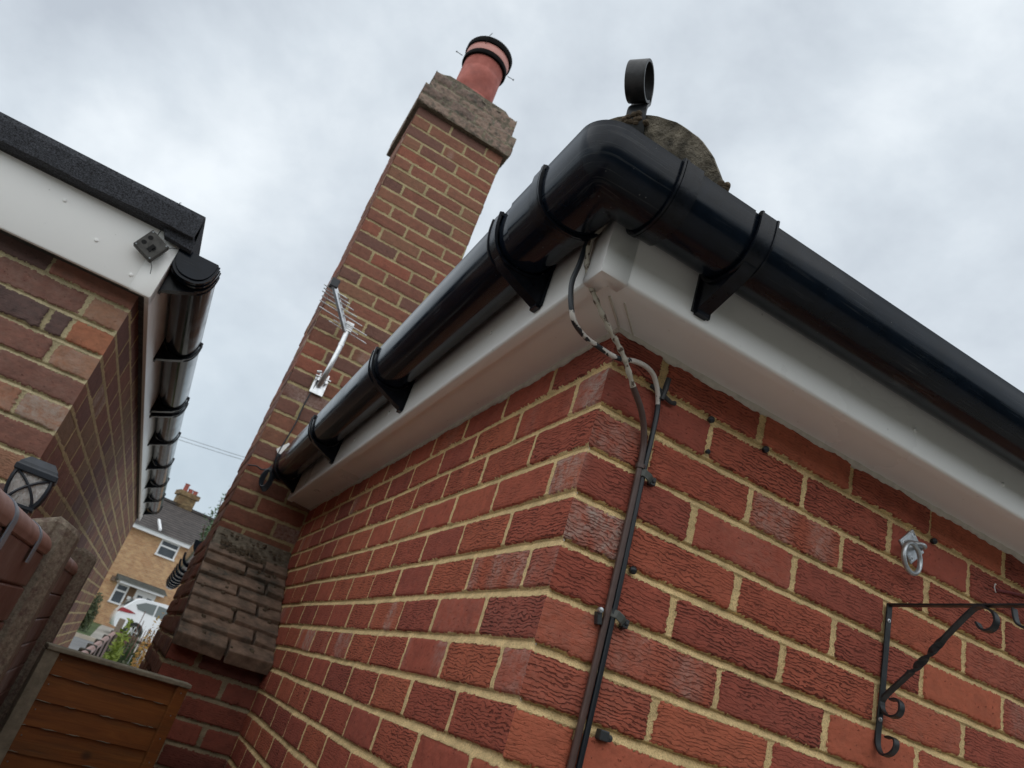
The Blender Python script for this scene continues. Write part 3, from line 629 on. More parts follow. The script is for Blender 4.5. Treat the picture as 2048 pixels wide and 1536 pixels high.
# ------------------------------------------------------------------ television aerial on the stack
aer = empty('television_aerial', (-.172, 2.5, .62), 'small silver television aerial with many rods clamped to the chimney face', 'aerial')
mast = [(-.174, 2.47, .62), (-.174, 2.43, .655), (-.172, 2.41, .70), (-.168, 2.40, .80), (-.168, 2.40, .935)]
MB().tube(catmull(mast, 6), .0125, 14).tube([(-.1675,2.40,.815),(-.1675,2.40,.83)], .0145, 14).build('mast', M['alu'], aer, smooth=True)
mb = MB().box((-.205, 2.484, .575), (-.140, 2.490, .665)).box((-.195, 2.45, .63), (-.188, 2.49, .672)).box((-.156, 2.45, .63), (-.149, 2.49, .672))
mb.tube([(-.21, 2.455, .65), (-.135, 2.455, .65)], .006, 8).tube([(-.21, 2.46, .67), (-.19, 2.45, .675)], .007, 8)
mb.build('wall_plate', M['alu'], aer)
ba = Vector((-.178, 2.385, .895)); bb = Vector((-.322, 2.25, 1.045)); bd = (bb - ba)
ba = Vector((-.176, 2.395, .895)); bb = Vector((-.318, 2.30, 1.035)); bd = bb - ba
perp = Vector((1, 0, 0)) - bd*(bd.x/bd.length_squared); rod_dir = Vector((.985, .0, -.10)).normalized()
MB().tube([ba, bb], 0, flat=(.012, .008), up=(0, 0, 1)).build('boom', M['alu'], aer, bevel=.001)
mb = MB().box((-.19, 2.385, .895), (-.15, 2.418, .945)); mb.build('clamp', M['alu'], aer, bevel=.003)
MB().obox(bb + Vector((-.004, 0, .012)), (.020, 0, 0), (0, .016, 0), (0, 0, .022)).build('cable_box', M['cable_black'], aer, bevel=.003)
mb = MB()
for t, half in ((.0, .115), (.1, .075), (.22, .13), (.40, .115), (.55, .095), (.68, .085), (.78, .07), (.88, .062)):
    q = ba + bd*t; MB().tube([q - rod_dir*half*(.8 if t < .2 else 1), q + rod_dir*half], .0030, 8).build('rod', M['alu'], aer, smooth=True)
ac = [(-.176, 2.47, .655), (-.19, 2.485, .62), (-.199, 2.49, .50), (-.199, 2.49, .40), (-.212, 2.49, .27), (-.216, 2.488, .18), (-.245, 2.485, .150), (-.275, 2.488, .155), (-.312, 2.488, .145)]
tag(MB().tube(catmull(ac, 8), .0034, 8).build('aerial_cable', M['cable_black'], None, smooth=True), 'thin black cable hanging from the aerial down the chimney face', 'cable')
mb = MB()
for i in range(5):
    r_ = .032 + .003*i; cx_ = -.222 + .004*i
    mb.tube([(cx_ + .018*math.cos(k_*.42)*1.0, 2.455 + .012*math.sin(k_*.3), .115 + r_*1.3*math.sin(k_*.42)) for k_ in range(16)], .004, 6)
tag(mb.build('cable_coil', M['cable_black'], None, smooth=True), 'dark coil of spare cable bunched at the far end of the gutter', 'cable')

# ------------------------------------------------------------------ cables, clips, fittings on the front wall
bk = [(-.118,-.112,.18), (-.130,-.075,.139), (-.133,-.072,.085), (-.134,-.07,.045), (-.118,-.072,-.003), (-.088,-.055,-.010), (-.056,-.045,-.010), (-.014,-.042,-.010), (.022,-.036,.004), (.053,-.028,.010), (.078,-.018,.003), (.100,-.008,-.030), (.103,-.0075,-.093), (.103,-.0075,-.153), (.1085,-.0075,-.378), (.1105,-.0075,-.578), (.112,-.0075,-.9), (.113,-.0075,-2.2)]
pp = catmull(bk, 8); cut = 8*11
cb = empty('loose_cable', (.112, 0, -2.2), 'black cable flecked with white paint looping from gutter corner down the front wall', 'cable')
MB().tube(pp[:cut+1], .0042, 12).build('painted_length', M['cable_flecked'], cb, smooth=True)
MB().tube(pp[cut:], .0044, 12).build('bare_length', M['cable_black'], cb, smooth=True)
br = [(-.112,-.112,.18), (-.128,-.078,.135), (-.122,-.075,.09), (-.105,-.073,.062), (-.081,-.068,.040), (-.048,-.058,.020), (-.019,-.050,.005), (.004,-.044,-.012), (.032,-.034,-.037), (.066,-.020,-.062), (.087,-.010,-.095), (.0945,-.007,-.15), (.0985,-.0065,-.38), (.0985,-.0065,-.581), (.0985,-.0065,-.9), (.099,-.0065,-2.2)]
pp = catmull(br, 8); cut = 8*8
cb2 = empty('loose_cable', (.099, 0, -2.2), 'brown cable, painted white at the top, hanging from the gutter corner down the front wall', 'cable')
rr_ = [.0042 + .0008*math.sin(i*1.3) for i in range(cut+1)]
MB().tube(pp[:cut+1], rr_, 12).build('painted_length', M['cable_white'], cb2, smooth=True)
MB().tube(pp[cut:], .0052, 12).build('bare_length', M['cable_brown'], cb2, smooth=True)
mb = MB().tube([(.0945,-.007,-.139), (.0947,-.007,-.146)], .0075, 12).tube([(.088,-.004,-.143),(.101,-.012,-.142)], .003, 8)
tag(mb.build('cable_tie', M['cable_brown'], None, smooth=True), 'small brown tie round the brown cable above the upper clip', 'cable tie')
# clips in the bed joints
def clip(x, z, label, kind, rot=0.0):
    t = empty('cable_clip', (x, 0, z), label, 'cable clip', 'cable clips and old nails in the mortar joints')
    t.rotation_euler = (0, rot, 0)
    if kind == 'over':
        MB().tube([(-.014,-.006,.002), (-.006,-.0135,.002), (.004,-.0135,-.001), (.012,-.007,-.003)], 0, flat=(.0018,.006), up=(0,-1,0)).build('strap', M['clip_dull'], t, local=True, bevel=.001)
        MB().box((.011,-.010,-.009), (.020,.002,.004)).lathe((.0155,-.010,-.0025), [(.0001,-.003),(.003,-.0025),(.003,.002)], 10, (0,1,0)).build('block', M['clip'], t, local=True, bevel=.001)
    if kind == 'block':
        MB().box((-.0075,-.012,-.007), (.0075,.002,.007)).build('block', M['clip'], t, local=True, bevel=.0018)
        MB().lathe((.011,-.004,-.001), [(.0001,-.005),(.0048,-.004),(.005,.004)], 12, (0,1,0)).build('nail_head', M['clip'], t, local=True, smooth=True)
    if kind == 'loose':
        MB().box((-.0035,-.010,-.014), (.0045,.0,.004)).build('block', M['clip'], t, local=True, bevel=.0012)
        MB().lathe((0,-.012,.006), [(.0001,-.003),(.0038,-.002),(.0045,.002),(.003,.006)], 12, (0,1,0)).build('nail_head', M['galv'], t, local=True, smooth=True)
    if kind == 'nail':
        MB().lathe((0,-.003,0), [(.0001,-.006),(.004,-.005),(.0062,-.002),(.0058,.002),(.004,.006)], 14, (0,1,0)).build('nail_head', M['cable_black'], t, local=True, smooth=True)
    if kind == 'knot':
        MB().tube([(-.020,-.008,.004),(-.006,-.011,.001),(.010,-.009,-.003),(.026,-.007,-.006),(.034,-.006,-.003)], [.0035,.006,.0045,.0035,.0045], 8).tube([(.0065,-.012,.03),(.006,-.013,.01),(.004,-.012,-.012)], [.003,.0052,.004], 8).tube([(.014,-.006,.034),(.012,-.007,.012)], .003, 8).build('strap', M['clip'], t, local=True, smooth=True)
    return t
clip(.098, -.008, 'tangled dark tie gripping both wall cables just under the soffit', 'knot')
clip(.108, -.154, 'dull grey clip with square block over the black cable, upper one on the wall', 'over')
clip(.117, -.374, 'dull grey clip over the black cable, lower one beside the loose upright block', 'over', .1)
clip(.085, -.380, 'loose upright dark clip with a silver nail left of the cables', 'loose', -.25)
clip(.137, -.530, 'square dark clip block right of the cables near the bottom edge', 'block')
clip(.127, -.299, 'small black nail head in the mortar right beside the cables', 'nail')
clip(.212, -.003, 'black nail head in the topmost joint, nearest to the house corner', 'nail')
clip(.337, -.003, 'black nail head in the topmost joint, midway along the wall', 'nail')
clip(.776, -.003, 'dark fluffy nail head in the topmost joint, right of the ring plate', 'nail')
t = clip(.219, -.060, 'tiny dark plug in an upright joint under the first nail head', 'nail'); t.scale = (.7, .7, .7)

# ring on a square plate
ring = empty('ring_plate', (.716, 0, -.037), 'galvanised ring hanging from a square screwed plate on the brick wall', 'ring plate')
mb = MB(); k1 = (.0245, 0, .0245); mb.obox((.0, -.002, .0), (.0175*.96, 0, .0178), (0, .002, 0), (.0178, 0, -.0172)); mb.build('plate', M['galv'], ring, local=True, bevel=.0012)
for (dx, dz) in ((.001, .024), (-.022, .0), (.0, -.024), (.024, .002)):
    s_ = MB().lathe((dx, -.004, dz), [(.0001,.0005),(.0022,.0005),(.0026,-.0012),(.0048,-.0010),(.0058,.001)], 16, (0,1,0)).build('screw', M['silver_screw'], ring, local=True, smooth=True)
MB().tube(catmull([(-.010,-.002,.006), (-.011,-.016,.002), (-.002,-.029,0), (.008,-.022,-.001), (.010,-.002,.002)], 6), .0042, 10).build('staple', M['galv'], ring, local=True, smooth=True)
rc_ = Vector((-.021, -.022, -.032))
mb = MB(); ring_pts = [[rc_ + (Vector((.99, .14, 0))*math.cos(a) + Vector((0, 0, 1))*math.sin(a))*(.0275 + .0044*math.cos(b)) + Vector((-.14, .99, 0))*.0044*math.sin(b) for b in [2*math.pi*j/12 for j in range(12)]] for a in [2*math.pi*i/48 for i in range(49)]]
mb.rings(ring_pts, cap=False); mb.build('ring', M['galv'], ring, local=True, smooth=True)

# wrought iron hanging bracket, standing out from the wall
hb = empty('hanging_bracket', (.668, 0, -.40), 'black wrought iron basket bracket with scrolls and a twisted brace', 'bracket')
def strap(pts, name, w=.0062, th=.0017, n=8):
    return MB().tube(catmull(pts, n), 0, flat=(w, th), up=(1, 0, 0)).build(name, M['iron'], hb, smooth=True, auto=35, bevel=.0006)
X = .670
strap([(X,-.003,-.166), (X-.0005,-.003,-.24), (X-.001,-.003,-.33), (X-.003,-.003,-.385), (X-.004,-.006,-.405), (X-.004,-.016,-.4165), (X-.004,-.030,-.413), (X-.004,-.0385,-.402), (X-.004,-.0375,-.391), (X-.004,-.029,-.3875), (X-.004,-.020,-.389)], 'upright')
strap([(X,-.001,-.165), (X,-.1,-.1665), (X,-.237,-.1675), (X,-.30,-.168)], 'arm')
# brace with a twist in the middle
path = [(X,-.020,-.3275),(X,-.033,-.3265),(X,-.0400,-.333),(X,-.040,-.345),(X,-.033,-.353),(X,-.020,-.3545),(X,-.0085,-.349),(X,-.0035,-.337),(X,-.008,-.3235),(X,-.045,-.288),(X,-.0775,-.2565),(X,-.115,-.216),(X,-.150,-.180),(X,-.163,-.1705),(X,-.175,-.1695),(X,-.190,-.178),(X,-.1955,-.190),(X,-.192,-.202),(X,-.183,-.2075),(X,-.172,-.205),(X,-.165,-.195)]
cp = catmull(path, 8); rr = []; nrm_ = Vector((1, 0, 0)); mid = 8*10
for i, p in enumerate(cp):
    t_ = (cp[min(i+1, len(cp)-1)] - cp[max(i-1, 0)]).normalized(); b_ = t_.cross(nrm_)
    ang = math.pi*2*min(1, max(0, (i - (mid - 6))/12.0)); w_ = .0062; th_ = .0017 + (.0012 if abs(i-mid) < 7 else 0)
    n3 = nrm_*math.cos(ang) + b_*math.sin(ang); b3 = -nrm_*math.sin(ang) + b_*math.cos(ang)
    rr.append([p + n3*a*w_ + b3*c_*th_ for a, c_ in ((-1,-1),(1,-1),(1,1),(-1,1))])
MB().rings(rr).build('brace', M['iron'], hb, smooth=True, auto=35)
strap([(X,-.222,-.172),(X,-.2245,-.187),(X,-.229,-.197),(X,-.240,-.202),(X,-.252,-.198)], 'scroll')
for z_ in (-.194, -.362):
    MB().lathe((X - .001 - (.002 if z_ < -.3 else 0), -.0048, z_), [(.0001,.0005),(.0015,.0005),(.0018,-.0015),(.0036,-.0012),(.0042,.001)], 14, (0,1,0)).build('screw', M['silver_screw'], hb, smooth=True)
# short red-brown wire poking out of the wall
w = empty('wall_wire', (.954, 0, -.032), 'thin red brown wire with a white hook end at the right edge of the wall', 'wire')
MB().tube(catmull([(.962,-.004,-.034),(.99,-.006,-.028),(1.02,-.008,-.022),(1.08,-.01,-.010),(1.2,-.012,.0)], 6), .0028, 8).build('wire', M['rust_wire'], w, smooth=True)
MB().tube(catmull([(.958,-.006,-.024),(.951,-.009,-.026),(.949,-.009,-.033),(.953,-.008,-.039),(.958,-.006,-.040)], 6), .0011, 8).build('hook', M['white_wire'], w, smooth=True)

# ------------------------------------------------------------------ neighbouring house on the left
LX, LY, LZ, LS = -0.836, 1.208, 0.14, 0.0125
nh = empty('brick_house', (-1.6, 1.9, -2.25), 'dark purple brown brick house with flat felt roof and white fascia on the left', 'house')
def lper(r):
    base = {1:[.105,.33], 2:[.106,.165,.39], 3:[.113,.335], 4:[.222,.45], 5:[.115,.34], 0:[.222,.45]}
    return base.get(r, [.107,.333] if r % 2 else [.222,.447]) + [ .56 + .225*i for i in range(4)]
over = {(1,0):(.7,.3,.2),(2,0):(.95,.0,.1),(2,1):(.06,0,.6),(2,2):(.08,0,.7),(3,0):(.72,.45,.2),(3,1):(.35,.15,.3),(4,0):(.3,.12,.2),(5,0):(.68,1.0,.1),(5,1):(.8,.7,.1),(0,0):(.5,.1,.2),(0,1):(.12,0,.5),(1,1):(.3,.2,.3),(6,0):(.35,.0,.2),(6,1):(.4,.3,.3)}
us = steps((0, .62, .0024), (.62, 1.4, .03)); zs = steps((.225, -.62, .0024), (-.62, -2.3, .03))
U, Z, h, A = relief(us, zs, LZ - .075*0, .075, lper, 11, over=over, bw=.012, pw=.013, offs=.003, rough=1.3, pale_p=.35)
h0 = h*np.clip(U/0.012, 0, 1)
grid_mesh('front_wall', np.stack([LX - U, LY - h0, Z], -1), A, M['brick_purple'], nh)
us = steps((0, 1.2, .005), (1.2, 5.5, .011)); zs = steps((.225, -1.3, .0042), (-1.3, -2.3, .04))
U, Z, h, A = relief(us, zs, LZ, .075, lambda r: stretch(.107 if r % 2 == 0 else .222, .2265, 27), 12, bw=.012, pw=.012, offs=.0012, corner=False, pale_p=.05, rough=.8, prec=-.0004, rec=.0005)
h0 = h*np.clip(U/0.012, 0, 1)
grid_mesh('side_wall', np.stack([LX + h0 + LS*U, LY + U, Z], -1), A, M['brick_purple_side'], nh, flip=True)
MB().prism([(LX - .03, LY + 5.49, -2.3), (LX + LS*5.49, LY + 5.49, -2.3), (LX + LS*5.49, LY + 5.49, .22), (LX - .03, LY + 5.49, .22)], (-2.5, .02, 0)).build('rear_wall', M['brick_purple_side'], nh)
def lsx(x, y): return x + LS*max(0, y - LY)
LFB, LFT = .180, .372
mb = MB(); fo = [(0, LFT), (0, LFB+.004), (.003, LFB), (.014, LFB), (.014, LFB+.008), (.010, LFT)]
X1, Y1 = -.803, 1.146
rr = [[(-2.6, Y1 + a, z) for a, z in fo], [(X1 - a, Y1 + a, z) for a, z in fo], [(lsx(X1 - a, 6.75), 6.75, z) for a, z in fo]]
mb.rings(rr); lf = mb.build('fascia', M['upvc'], nh, smooth=True, auto=50)
mb = MB(); rr = [[(X1 - .055, Y1 + a - .0016, z - .001) for a, z in fo[:4]], [(X1 - a + .0016, Y1 + a - .0016, z - .001) for a, z in fo[:4]], [(X1 - a + .0016, Y1 + .055, z - .001) for a, z in fo[:4]]]
mb.rings(rr, close_ring=False, cap=False); o = mb.build('corner_trim', M['upvc'], lf, smooth=True, auto=50); o.modifiers.new('s', 'SOLIDIFY').thickness = .001
for (x, z) in ((-.985,.262),(-.87,.215),(-1.10,.325)): MB().lathe((x, Y1 - .002, z), [(.0001,-.0025),(.004,-.0018),(.0052,.0),(.0052,.002)], 14, (0,1,0)).build('nail_cap', M['upvc'], lf, smooth=True)
MB().prism([(-2.6, Y1+.012, LFB+.010), (X1-.012, Y1+.012, LFB+.010), (lsx(X1-.012, 6.7), 6.7, LFB+.010), (lsx(LX-.02,6.7), 6.7, LFB+.010), (LX-.02, LY+.02, LFB+.010), (-2.6, LY+.02, LFB+.010)], (0, 0, .006)).build('soffit', M['sensor'], nh)
# felt roof edge with a turned-down flap, slightly wavy
mb = MB(); rr = []
for i in range(60):
    t = i/59; x = -2.6 + (2.6 - .779)*t; wv = .002*math.sin(i*.9) + .0015*math.sin(i*2.3)
    rr.append([(x, 1.098 + wv, .376 + .001*math.sin(i*.6)), (x, 1.094 + wv, .43), (x, 1.100, .449), (x, 1.108, .4535), (x, 1.30, .458), (x, 1.30, .40), (x, 1.125, .376 + .002*math.sin(i))])
mb.rings(rr); mb.prism([(-.779,1.12,.372), (-.779,1.12,.456), (lsx(-.779,6.75),6.75,.456), (lsx(-.779,6.75),6.75,.392), (-.779,1.2,.385)], (-.08, 0, 0))
mb.prism([(-.862,1.118,.380), (-.782,1.118,.392), (-.768,1.118,.37), (-.768,1.118,.345), (-.846,1.118,.352)], (0, .03, 0))
felt = mb.build('roof_felt', M['felt'], nh)
MB().prism([(-2.6,1.25,.445), (lsx(-.80,1.25),1.25,.445), (lsx(-.80,6.75),6.75,.445), (-2.6,6.75,.445)], (0,0,.008)).build('roof', M['felt'], nh)
# its gutter along the side
def lg(o_, z, y): return (lsx(-.806 + o_, y), y, z - GZ + .352)
sec = gshell(0, .0025)
g2 = MB().rings([[lg(o_, z, 1.16) for o_, z in sec], [lg(o_, z, 6.72) for o_, z in sec]]).build('gutter', M['black_pvc'], nh, smooth=True)
capp = lambda e_: gprof(26, e=e_)
mb = MB().rings([[lg(o_, z, 1.176) for o_, z in capp(.004)], [lg(o_, z, 1.150) for o_, z in capp(.004)]])
mb.rings([[lg(o_, z + .002, 1.151) for o_, z in capp(-.002)], [lg(o_, z + .002, 1.143) for o_, z in capp(-.003)], [lg(o_, z + .002, 1.1425) for o_, z in capp(-.012)]])
mb.rings([[lg(o_, z, 1.182) for o_, z in capp(.0065)], [lg(o_, z, 1.171) for o_, z in capp(.0065)]])
mb.build('end_cap', M['black_pvc'], g2, smooth=True)
b2 = make_bracket(True, .032).build('gutter_bracket', M['black_pvc_scuffed'], g2, smooth=True, local=True)
for i, yy in enumerate((1.87, 1.215, 2.66, 2.76, 3.42, 4.2, 5.0, 5.8, 6.66)):
    q = b2 if i == 0 else dup(b2); place_bracket(q, (lsx(-.806, yy), yy, .352), R(90) , g2)

# dark solar sensor box dangling on its wires
sb = empty('sensor_box', (-.86, 1.128, .30), 'small grey black plastic box with two holes hanging by wire on the white fascia', 'sensor box')
a1 = Vector((.012,0,.031)); a2 = Vector((.029,0,-.013)); c_ = Vector((0, -.008, .005))
MB().obox(c_, a1, a2, (0, .0095, 0)).build('case', M['sensor'], sb, local=True, bevel=.003)
for s_, t_ in ((-.27,-.55),(.37,-.52)): MB().lathe(c_ + a1*s_ + a2*t_ + Vector((0,-.0096,0)), [(.0001,.0),(.0068,.0),(.0068,.004)], 16, (0,1,0)).build('socket', M['dark'], sb, local=True)
mb = MB(); mb.obox(c_ - a1*.18 + a2*.22 + Vector((0,-.0098,0)), a2*.20, a1*.34, (0,.0006,0)); mb.obox(c_ - a1*.10 + a2*.42 + Vector((0,-.0098,0)), a2*.10, a1*.16, (0,.0006,0))
mb.build('switch_slot', M['dark'], sb, local=True)
for s_, t_ in ((-.85,.80),(.85,.80),(.85,-.80),(-.85,-.80)): MB().lathe(c_ + a1*s_ + a2*t_ + Vector((0,-.0099,0)), [(.0001,-.0006),(.0022,-.0004),(.0026,.001)], 10, (0,1,0)).build('screw', M['steel_dark'], sb, local=True)
MB().tube([(-.003,-.002,.045), (.004,-.014,.10), (.008,-.034,.15), (.008,-.02,.158)], .0011, 6).build('wire', M['cable_black'], sb, local=True)
MB().tube([(.028,-.004,.01), (.045,-.006,.028), (.056,.0,.036)], .0011, 6).build('wire', M['cable_black'], sb, local=True)
mb = MB().tube([(.015,-.006,-.03), (.027,-.008,-.048), (.033,-.008,-.068)], .001, 6)
mb.build('wire', M['cable_black'], sb, local=True)

# ------------------------------------------------------------------ fence on the left with concrete posts
fn = empty('boundary_fence', (-.66, 1.2, -2.25), 'brown plank fence with rounded pink brown capping and mossy concrete posts', 'fence')
def panel(y0, y1, x=-.668):
    mb = MB(); z = -.524
    while z > -2.2:
        pz = .064
        mb.prism([(x, y0, z - .003), (x, y0, z - pz + .004), (x - .006, y0, z - pz + .0005), (x - .022, y0, z - pz), (x - .022, y0, z), (x - .005, y0, z)], (0, y1 - y0, 0)); z -= pz
    p_ = mb.build('plank_panel', M['plank'], fn, bevel=.0012)
    mb = MB(); rr = []
    prof = [(-.046, -.524), (-.046, -.512)] + [(-.022 + .027*math.cos(a), -.514 + .027*math.sin(a)) for a in [R(180 - 12*i) for i in range(1, 16)]] + [(.004, -.516), (.0025, -.5225), (-.002, -.525)]
    mb.rings([[(x + a, yy, b) for a, b in prof] for yy in (y0, y1)]); mb.build('capping', M['cap_pink'], p_, smooth=True)
    MB().box((x - .035, y0, -2.2), (x - .024, y1, -.53)).build('backing', M['dark'], p_)
    return p_
panel(-1.4, .735); panel(.76, 1.66)
for y_ in (.20, .52):
    mb = MB()
    prof = [(-.022 + .0285*math.cos(a), -.514 + .0285*math.sin(a)) for a in [R(175 - 12*i) for i in range(0, 15)]] + [(.0065, -.53), (.0065, -.55)]
    mb.rings([[(-.668 + a, yy, b) for a, b in prof] + [(-.668 + a - .002*(1 if a > 0 else 0), yy, b - .002*(1 if b > -.52 else 0)) for a, b in prof[::-1]] for yy in (y_ - .016, y_ + .016)])
    mb.build('strap', M['grey_clip'], fn, smooth=True)
def post(y, h0, parent, x0=-.735, x1=-.634):
    sec_ = [(x0, y), (x0 + .055, y), (x0 + .058, y + .004), (x1 - .024, y + .004), (x1, y + .026), (x1, y + .10), (x0, y + .10)]
    def top(x, k): 
        u_ = (x - x0)/(x1 - x0); base = np.interp(u_, [0, .25, .6, 1], [-.030, -.011, 0, -.015]); return h0 + float(base) - k
    rr = [[(a, b, -2.25) for a, b in sec_], [(a, b, top(a, .010)) for a, b in sec_]]
    cx_, cy_ = (x0 + x1)/2, y + .05
    rr.append([(cx_ + (a - cx_)*.93, cy_ + (b - cy_)*.9, top(cx_ + (a - cx_)*.93, .0)) for a, b in sec_])
    return MB().rings(rr).build('concrete_post', M['post_conc'], parent, bevel=.0025)
post(.745, -.448, fn); post(1.655, -.442, fn)

# solar lamp behind the fence top
lm = empty('solar_lamp', (-.762, .80, -.53), 'black solar post lamp with curved cage over rippled clear panes', 'lamp')
lc = Vector((-.7615, .80, 0)); rot = R(6)
def sq(w, z, wob=0): return [Vector((lc.x + (a*math.cos(rot) - b*math.sin(rot))*w, lc.y + (a*math.sin(rot) + b*math.cos(rot))*w, z)) for a, b in ((-1,-1),(1,-1),(1,1),(-1,1))]
mb = MB().rings([sq(.0385,-.393), sq(.0395,-.391), sq(.0395,-.381), sq(.0365,-.3795), sq(.035,-.374), sq(.025,-.362), sq(.023,-.360)]); mb.build('lamp_cap', M['lamp_black'], lm, bevel=.0015)
prof = [(.0325,-.393),(.0338,-.405),(.0335,-.420),(.0308,-.436),(.0258,-.449),(.0225,-.456)]
mb = MB().rings([sq(w_*.93, z) for w_, z in prof]); mb.build('lamp_pane', M['lamp_glass'], lm)
mb = MB()
def face_pt(side, s, i):           # s in -1..1 across a side, i index along profile
    f = i*(len(prof)-1); k_ = min(int(f), len(prof)-2); fr = f - k_; w_ = prof[k_][0]*(1-fr) + prof[k_+1][0]*fr; z = prof[k_][1]*(1-fr) + prof[k_+1][1]*fr
    q = sq(w_, z); a, b = q[side], q[(side+1) % 4]; return a + (b-a)*(s*.5+.5)
for sd in range(4):
    mb.tube([face_pt(sd, -1, t/10) for t in range(11)], .0036, 6)
    mb.tube([face_pt(sd, -1 + 1.9*(t/10)**1.6, 1 - (t/10)*1.0) for t in range(11)], .0030, 6)
    mb.tube([face_pt(sd, 1 - 1.9*(t/10)**1.6, 1 - (t/10)*1.0) for t in range(11)], .0030, 6)
mb.rings([sq(.029,-.451), sq(.029,-.4565), sq(.024,-.458), sq(.019,-.474), sq(.013,-.480), sq(.013,-.52)]); mb.build('cage', M['lamp_black'], lm, smooth=True, auto=30)
MB().tube([(lc.x, lc.y, -.515), (lc.x, lc.y, -2.25)], .009, 10).build('stem', M['lamp_black'], lm, smooth=True)

# orange timber fence panel across the alley
wp = empty('timber_fence_panel', (-.43, 1.58, -2.25), 'orange stained overlap timber fence panel with a weathered grey top rail', 'fence panel')
Lp = Vector((-.632, 1.50, 0)); Rp = Vector((-.236, 1.648, 0)); dv = (Rp - Lp); wd = dv.length; dv.normalize(); nv = Vector((dv.y, -dv.x, 0))
def pv(s, o_, z): q = Lp + dv*s + nv*o_; return (q.x, q.y, z)
mb = MB(); z = -.716; rb = random.Random(5); i = 0
while z > -2.2:
    hgt = (.060, .066, .062, .064, .07)[i % 5]; a = rb.uniform(-.002, .002); b = rb.uniform(-.002, .002); n_ = 14
    top = [pv(.028 + (wd-.05)*k_/n_, .004, z + .008) for k_ in range(n_+1)]; bot = [pv(.028 + (wd-.05)*k_/n_, .0105, z - hgt + a*(1-k_/n_) + b*k_/n_ + .0006*math.sin(k_*1.7 + i*2)) for k_ in range(n_+1)]
    botb = [pv(.028 + (wd-.05)*k_/n_, .006, z - hgt - .001) for k_ in range(n_+1)]; topb = [pv(.028 + (wd-.05)*k_/n_, -.002, z + .008) for k_ in range(n_+1)]
    mb.rings([[top[k_], bot[k_], botb[k_], topb[k_]] for k_ in range(n_+1)]); z -= hgt; i += 1
mb.build('overlap_board', M['orange_wood'], wp)
# frayed pale edges of the boards
mb = MB(); z = -.716
for i in range(8):
    z -= (.060, .066, .062, .064, .07)[i % 5]
    s_ = .03
    while s_ < wd - .06:
        l_ = rb.uniform(.015, .05)
        if rb.random() < .62: mb.tube([pv(s_ + l_*k_/4, .0112, z + .001 + rb.uniform(-.0012, .0012)) for k_ in range(5)], [.0003, .0011, .0014, .0011, .0003], 5)
        s_ += l_
tag(mb.build('frayed_edge', M['old_wood'], wp), kind='stuff')
for sx_ in (.05, wd - .018):
    for iz in range(5):
        q = pv(sx_, .0125 if sx_ < .1 else .0205, -.735 - iz*.064); MB().lathe(q, [(.0001,.0006),(.0018,.0004),(.0021,-.0006)], 10, tuple(nv)).build('nail', M['steel_dark'], wp)
mb = MB(); mb.prism([pv(-.002, -.012, -.704), pv(-.002, .026, -.706), pv(-.002, .026, -.719), pv(-.002, -.012, -.717)], dv*(wd + .006)); mb.build('top_rail', M['old_wood'], wp, bevel=.003)
mb = MB(); mb.prism([pv(-.002, .020, -.719), pv(.036, .020, -.719), pv(.036, .020, -2.2), pv(-.002, .020, -2.2)], nv*-.03); mb.build('stile', M['old_wood'], wp, bevel=.002)
mb = MB(); mb.prism([pv(wd-.035, .020, -.719), pv(wd, .020, -.719), pv(wd, .020, -2.2), pv(wd-.035, .020, -2.2)], nv*-.03); mb.build('stile', M['orange_wood'], wp, bevel=.002)

# ------------------------------------------------------------------ street beyond
def grade(y): return -2.25 + max(0.0, min(1.0, (y - 10)/24))*0.75
mg = simple('paving_ground', (0.32,0.30,0.265), .95, nscale=3, namp=.25, bumpd=.004, bscale=40)
mb = MB(); ys = [-60, -5, 3.6, 10, 16, 22, 27, 34, 60, 300]
vsx = []
for y_ in ys: vsx.append([(-200, y_, grade(y_)), (200, y_, grade(y_))])
mb.rings(vsx, close_ring=False, cap=False); g = mb.build('ground', mg); tag(g, kind='structure')
mr_ = simple('asphalt', (0.15,0.15,0.15), .9, nscale=2, namp=.15, bumpd=.003, bscale=60)
mb = MB(); mb.rings([[(-80, y_, grade(y_) + .006), (80, y_, grade(y_) + .006)] for y_ in (18, 22, 25, 27.2)], close_ring=False, cap=False); tag(mb.build('road', mr_), kind='structure')
mk = simple('kerb_stone', (0.42,0.36,0.29), .9, nscale=4, namp=.15)
mb = MB(); mb.box((-80, 27.2, grade(27.2) - .1), (80, 27.38, grade(27.2) + .12)); tag(mb.build('kerb', mk), kind='structure')
mv = simple('verge_grass', (0.055,0.085,0.025), .95, nscale=6, namp=.4, bumpd=.02, bscale=30)
mb = MB(); mb.rings([[(-80, y_, grade(y_) + .10), (-1.1, y_, grade(y_) + .10)] for y_ in (27.39, 34, 39)], close_ring=False, cap=False); tag(mb.build('grass_verge', mv), kind='structure')
mb = MB(); mb.rings([[(-1.1, y_, grade(y_) + .103), (80, y_, grade(y_) + .103)] for y_ in (27.39, 34, 39)], close_ring=False, cap=False); tag(mb.build('driveway', mg), kind='structure')

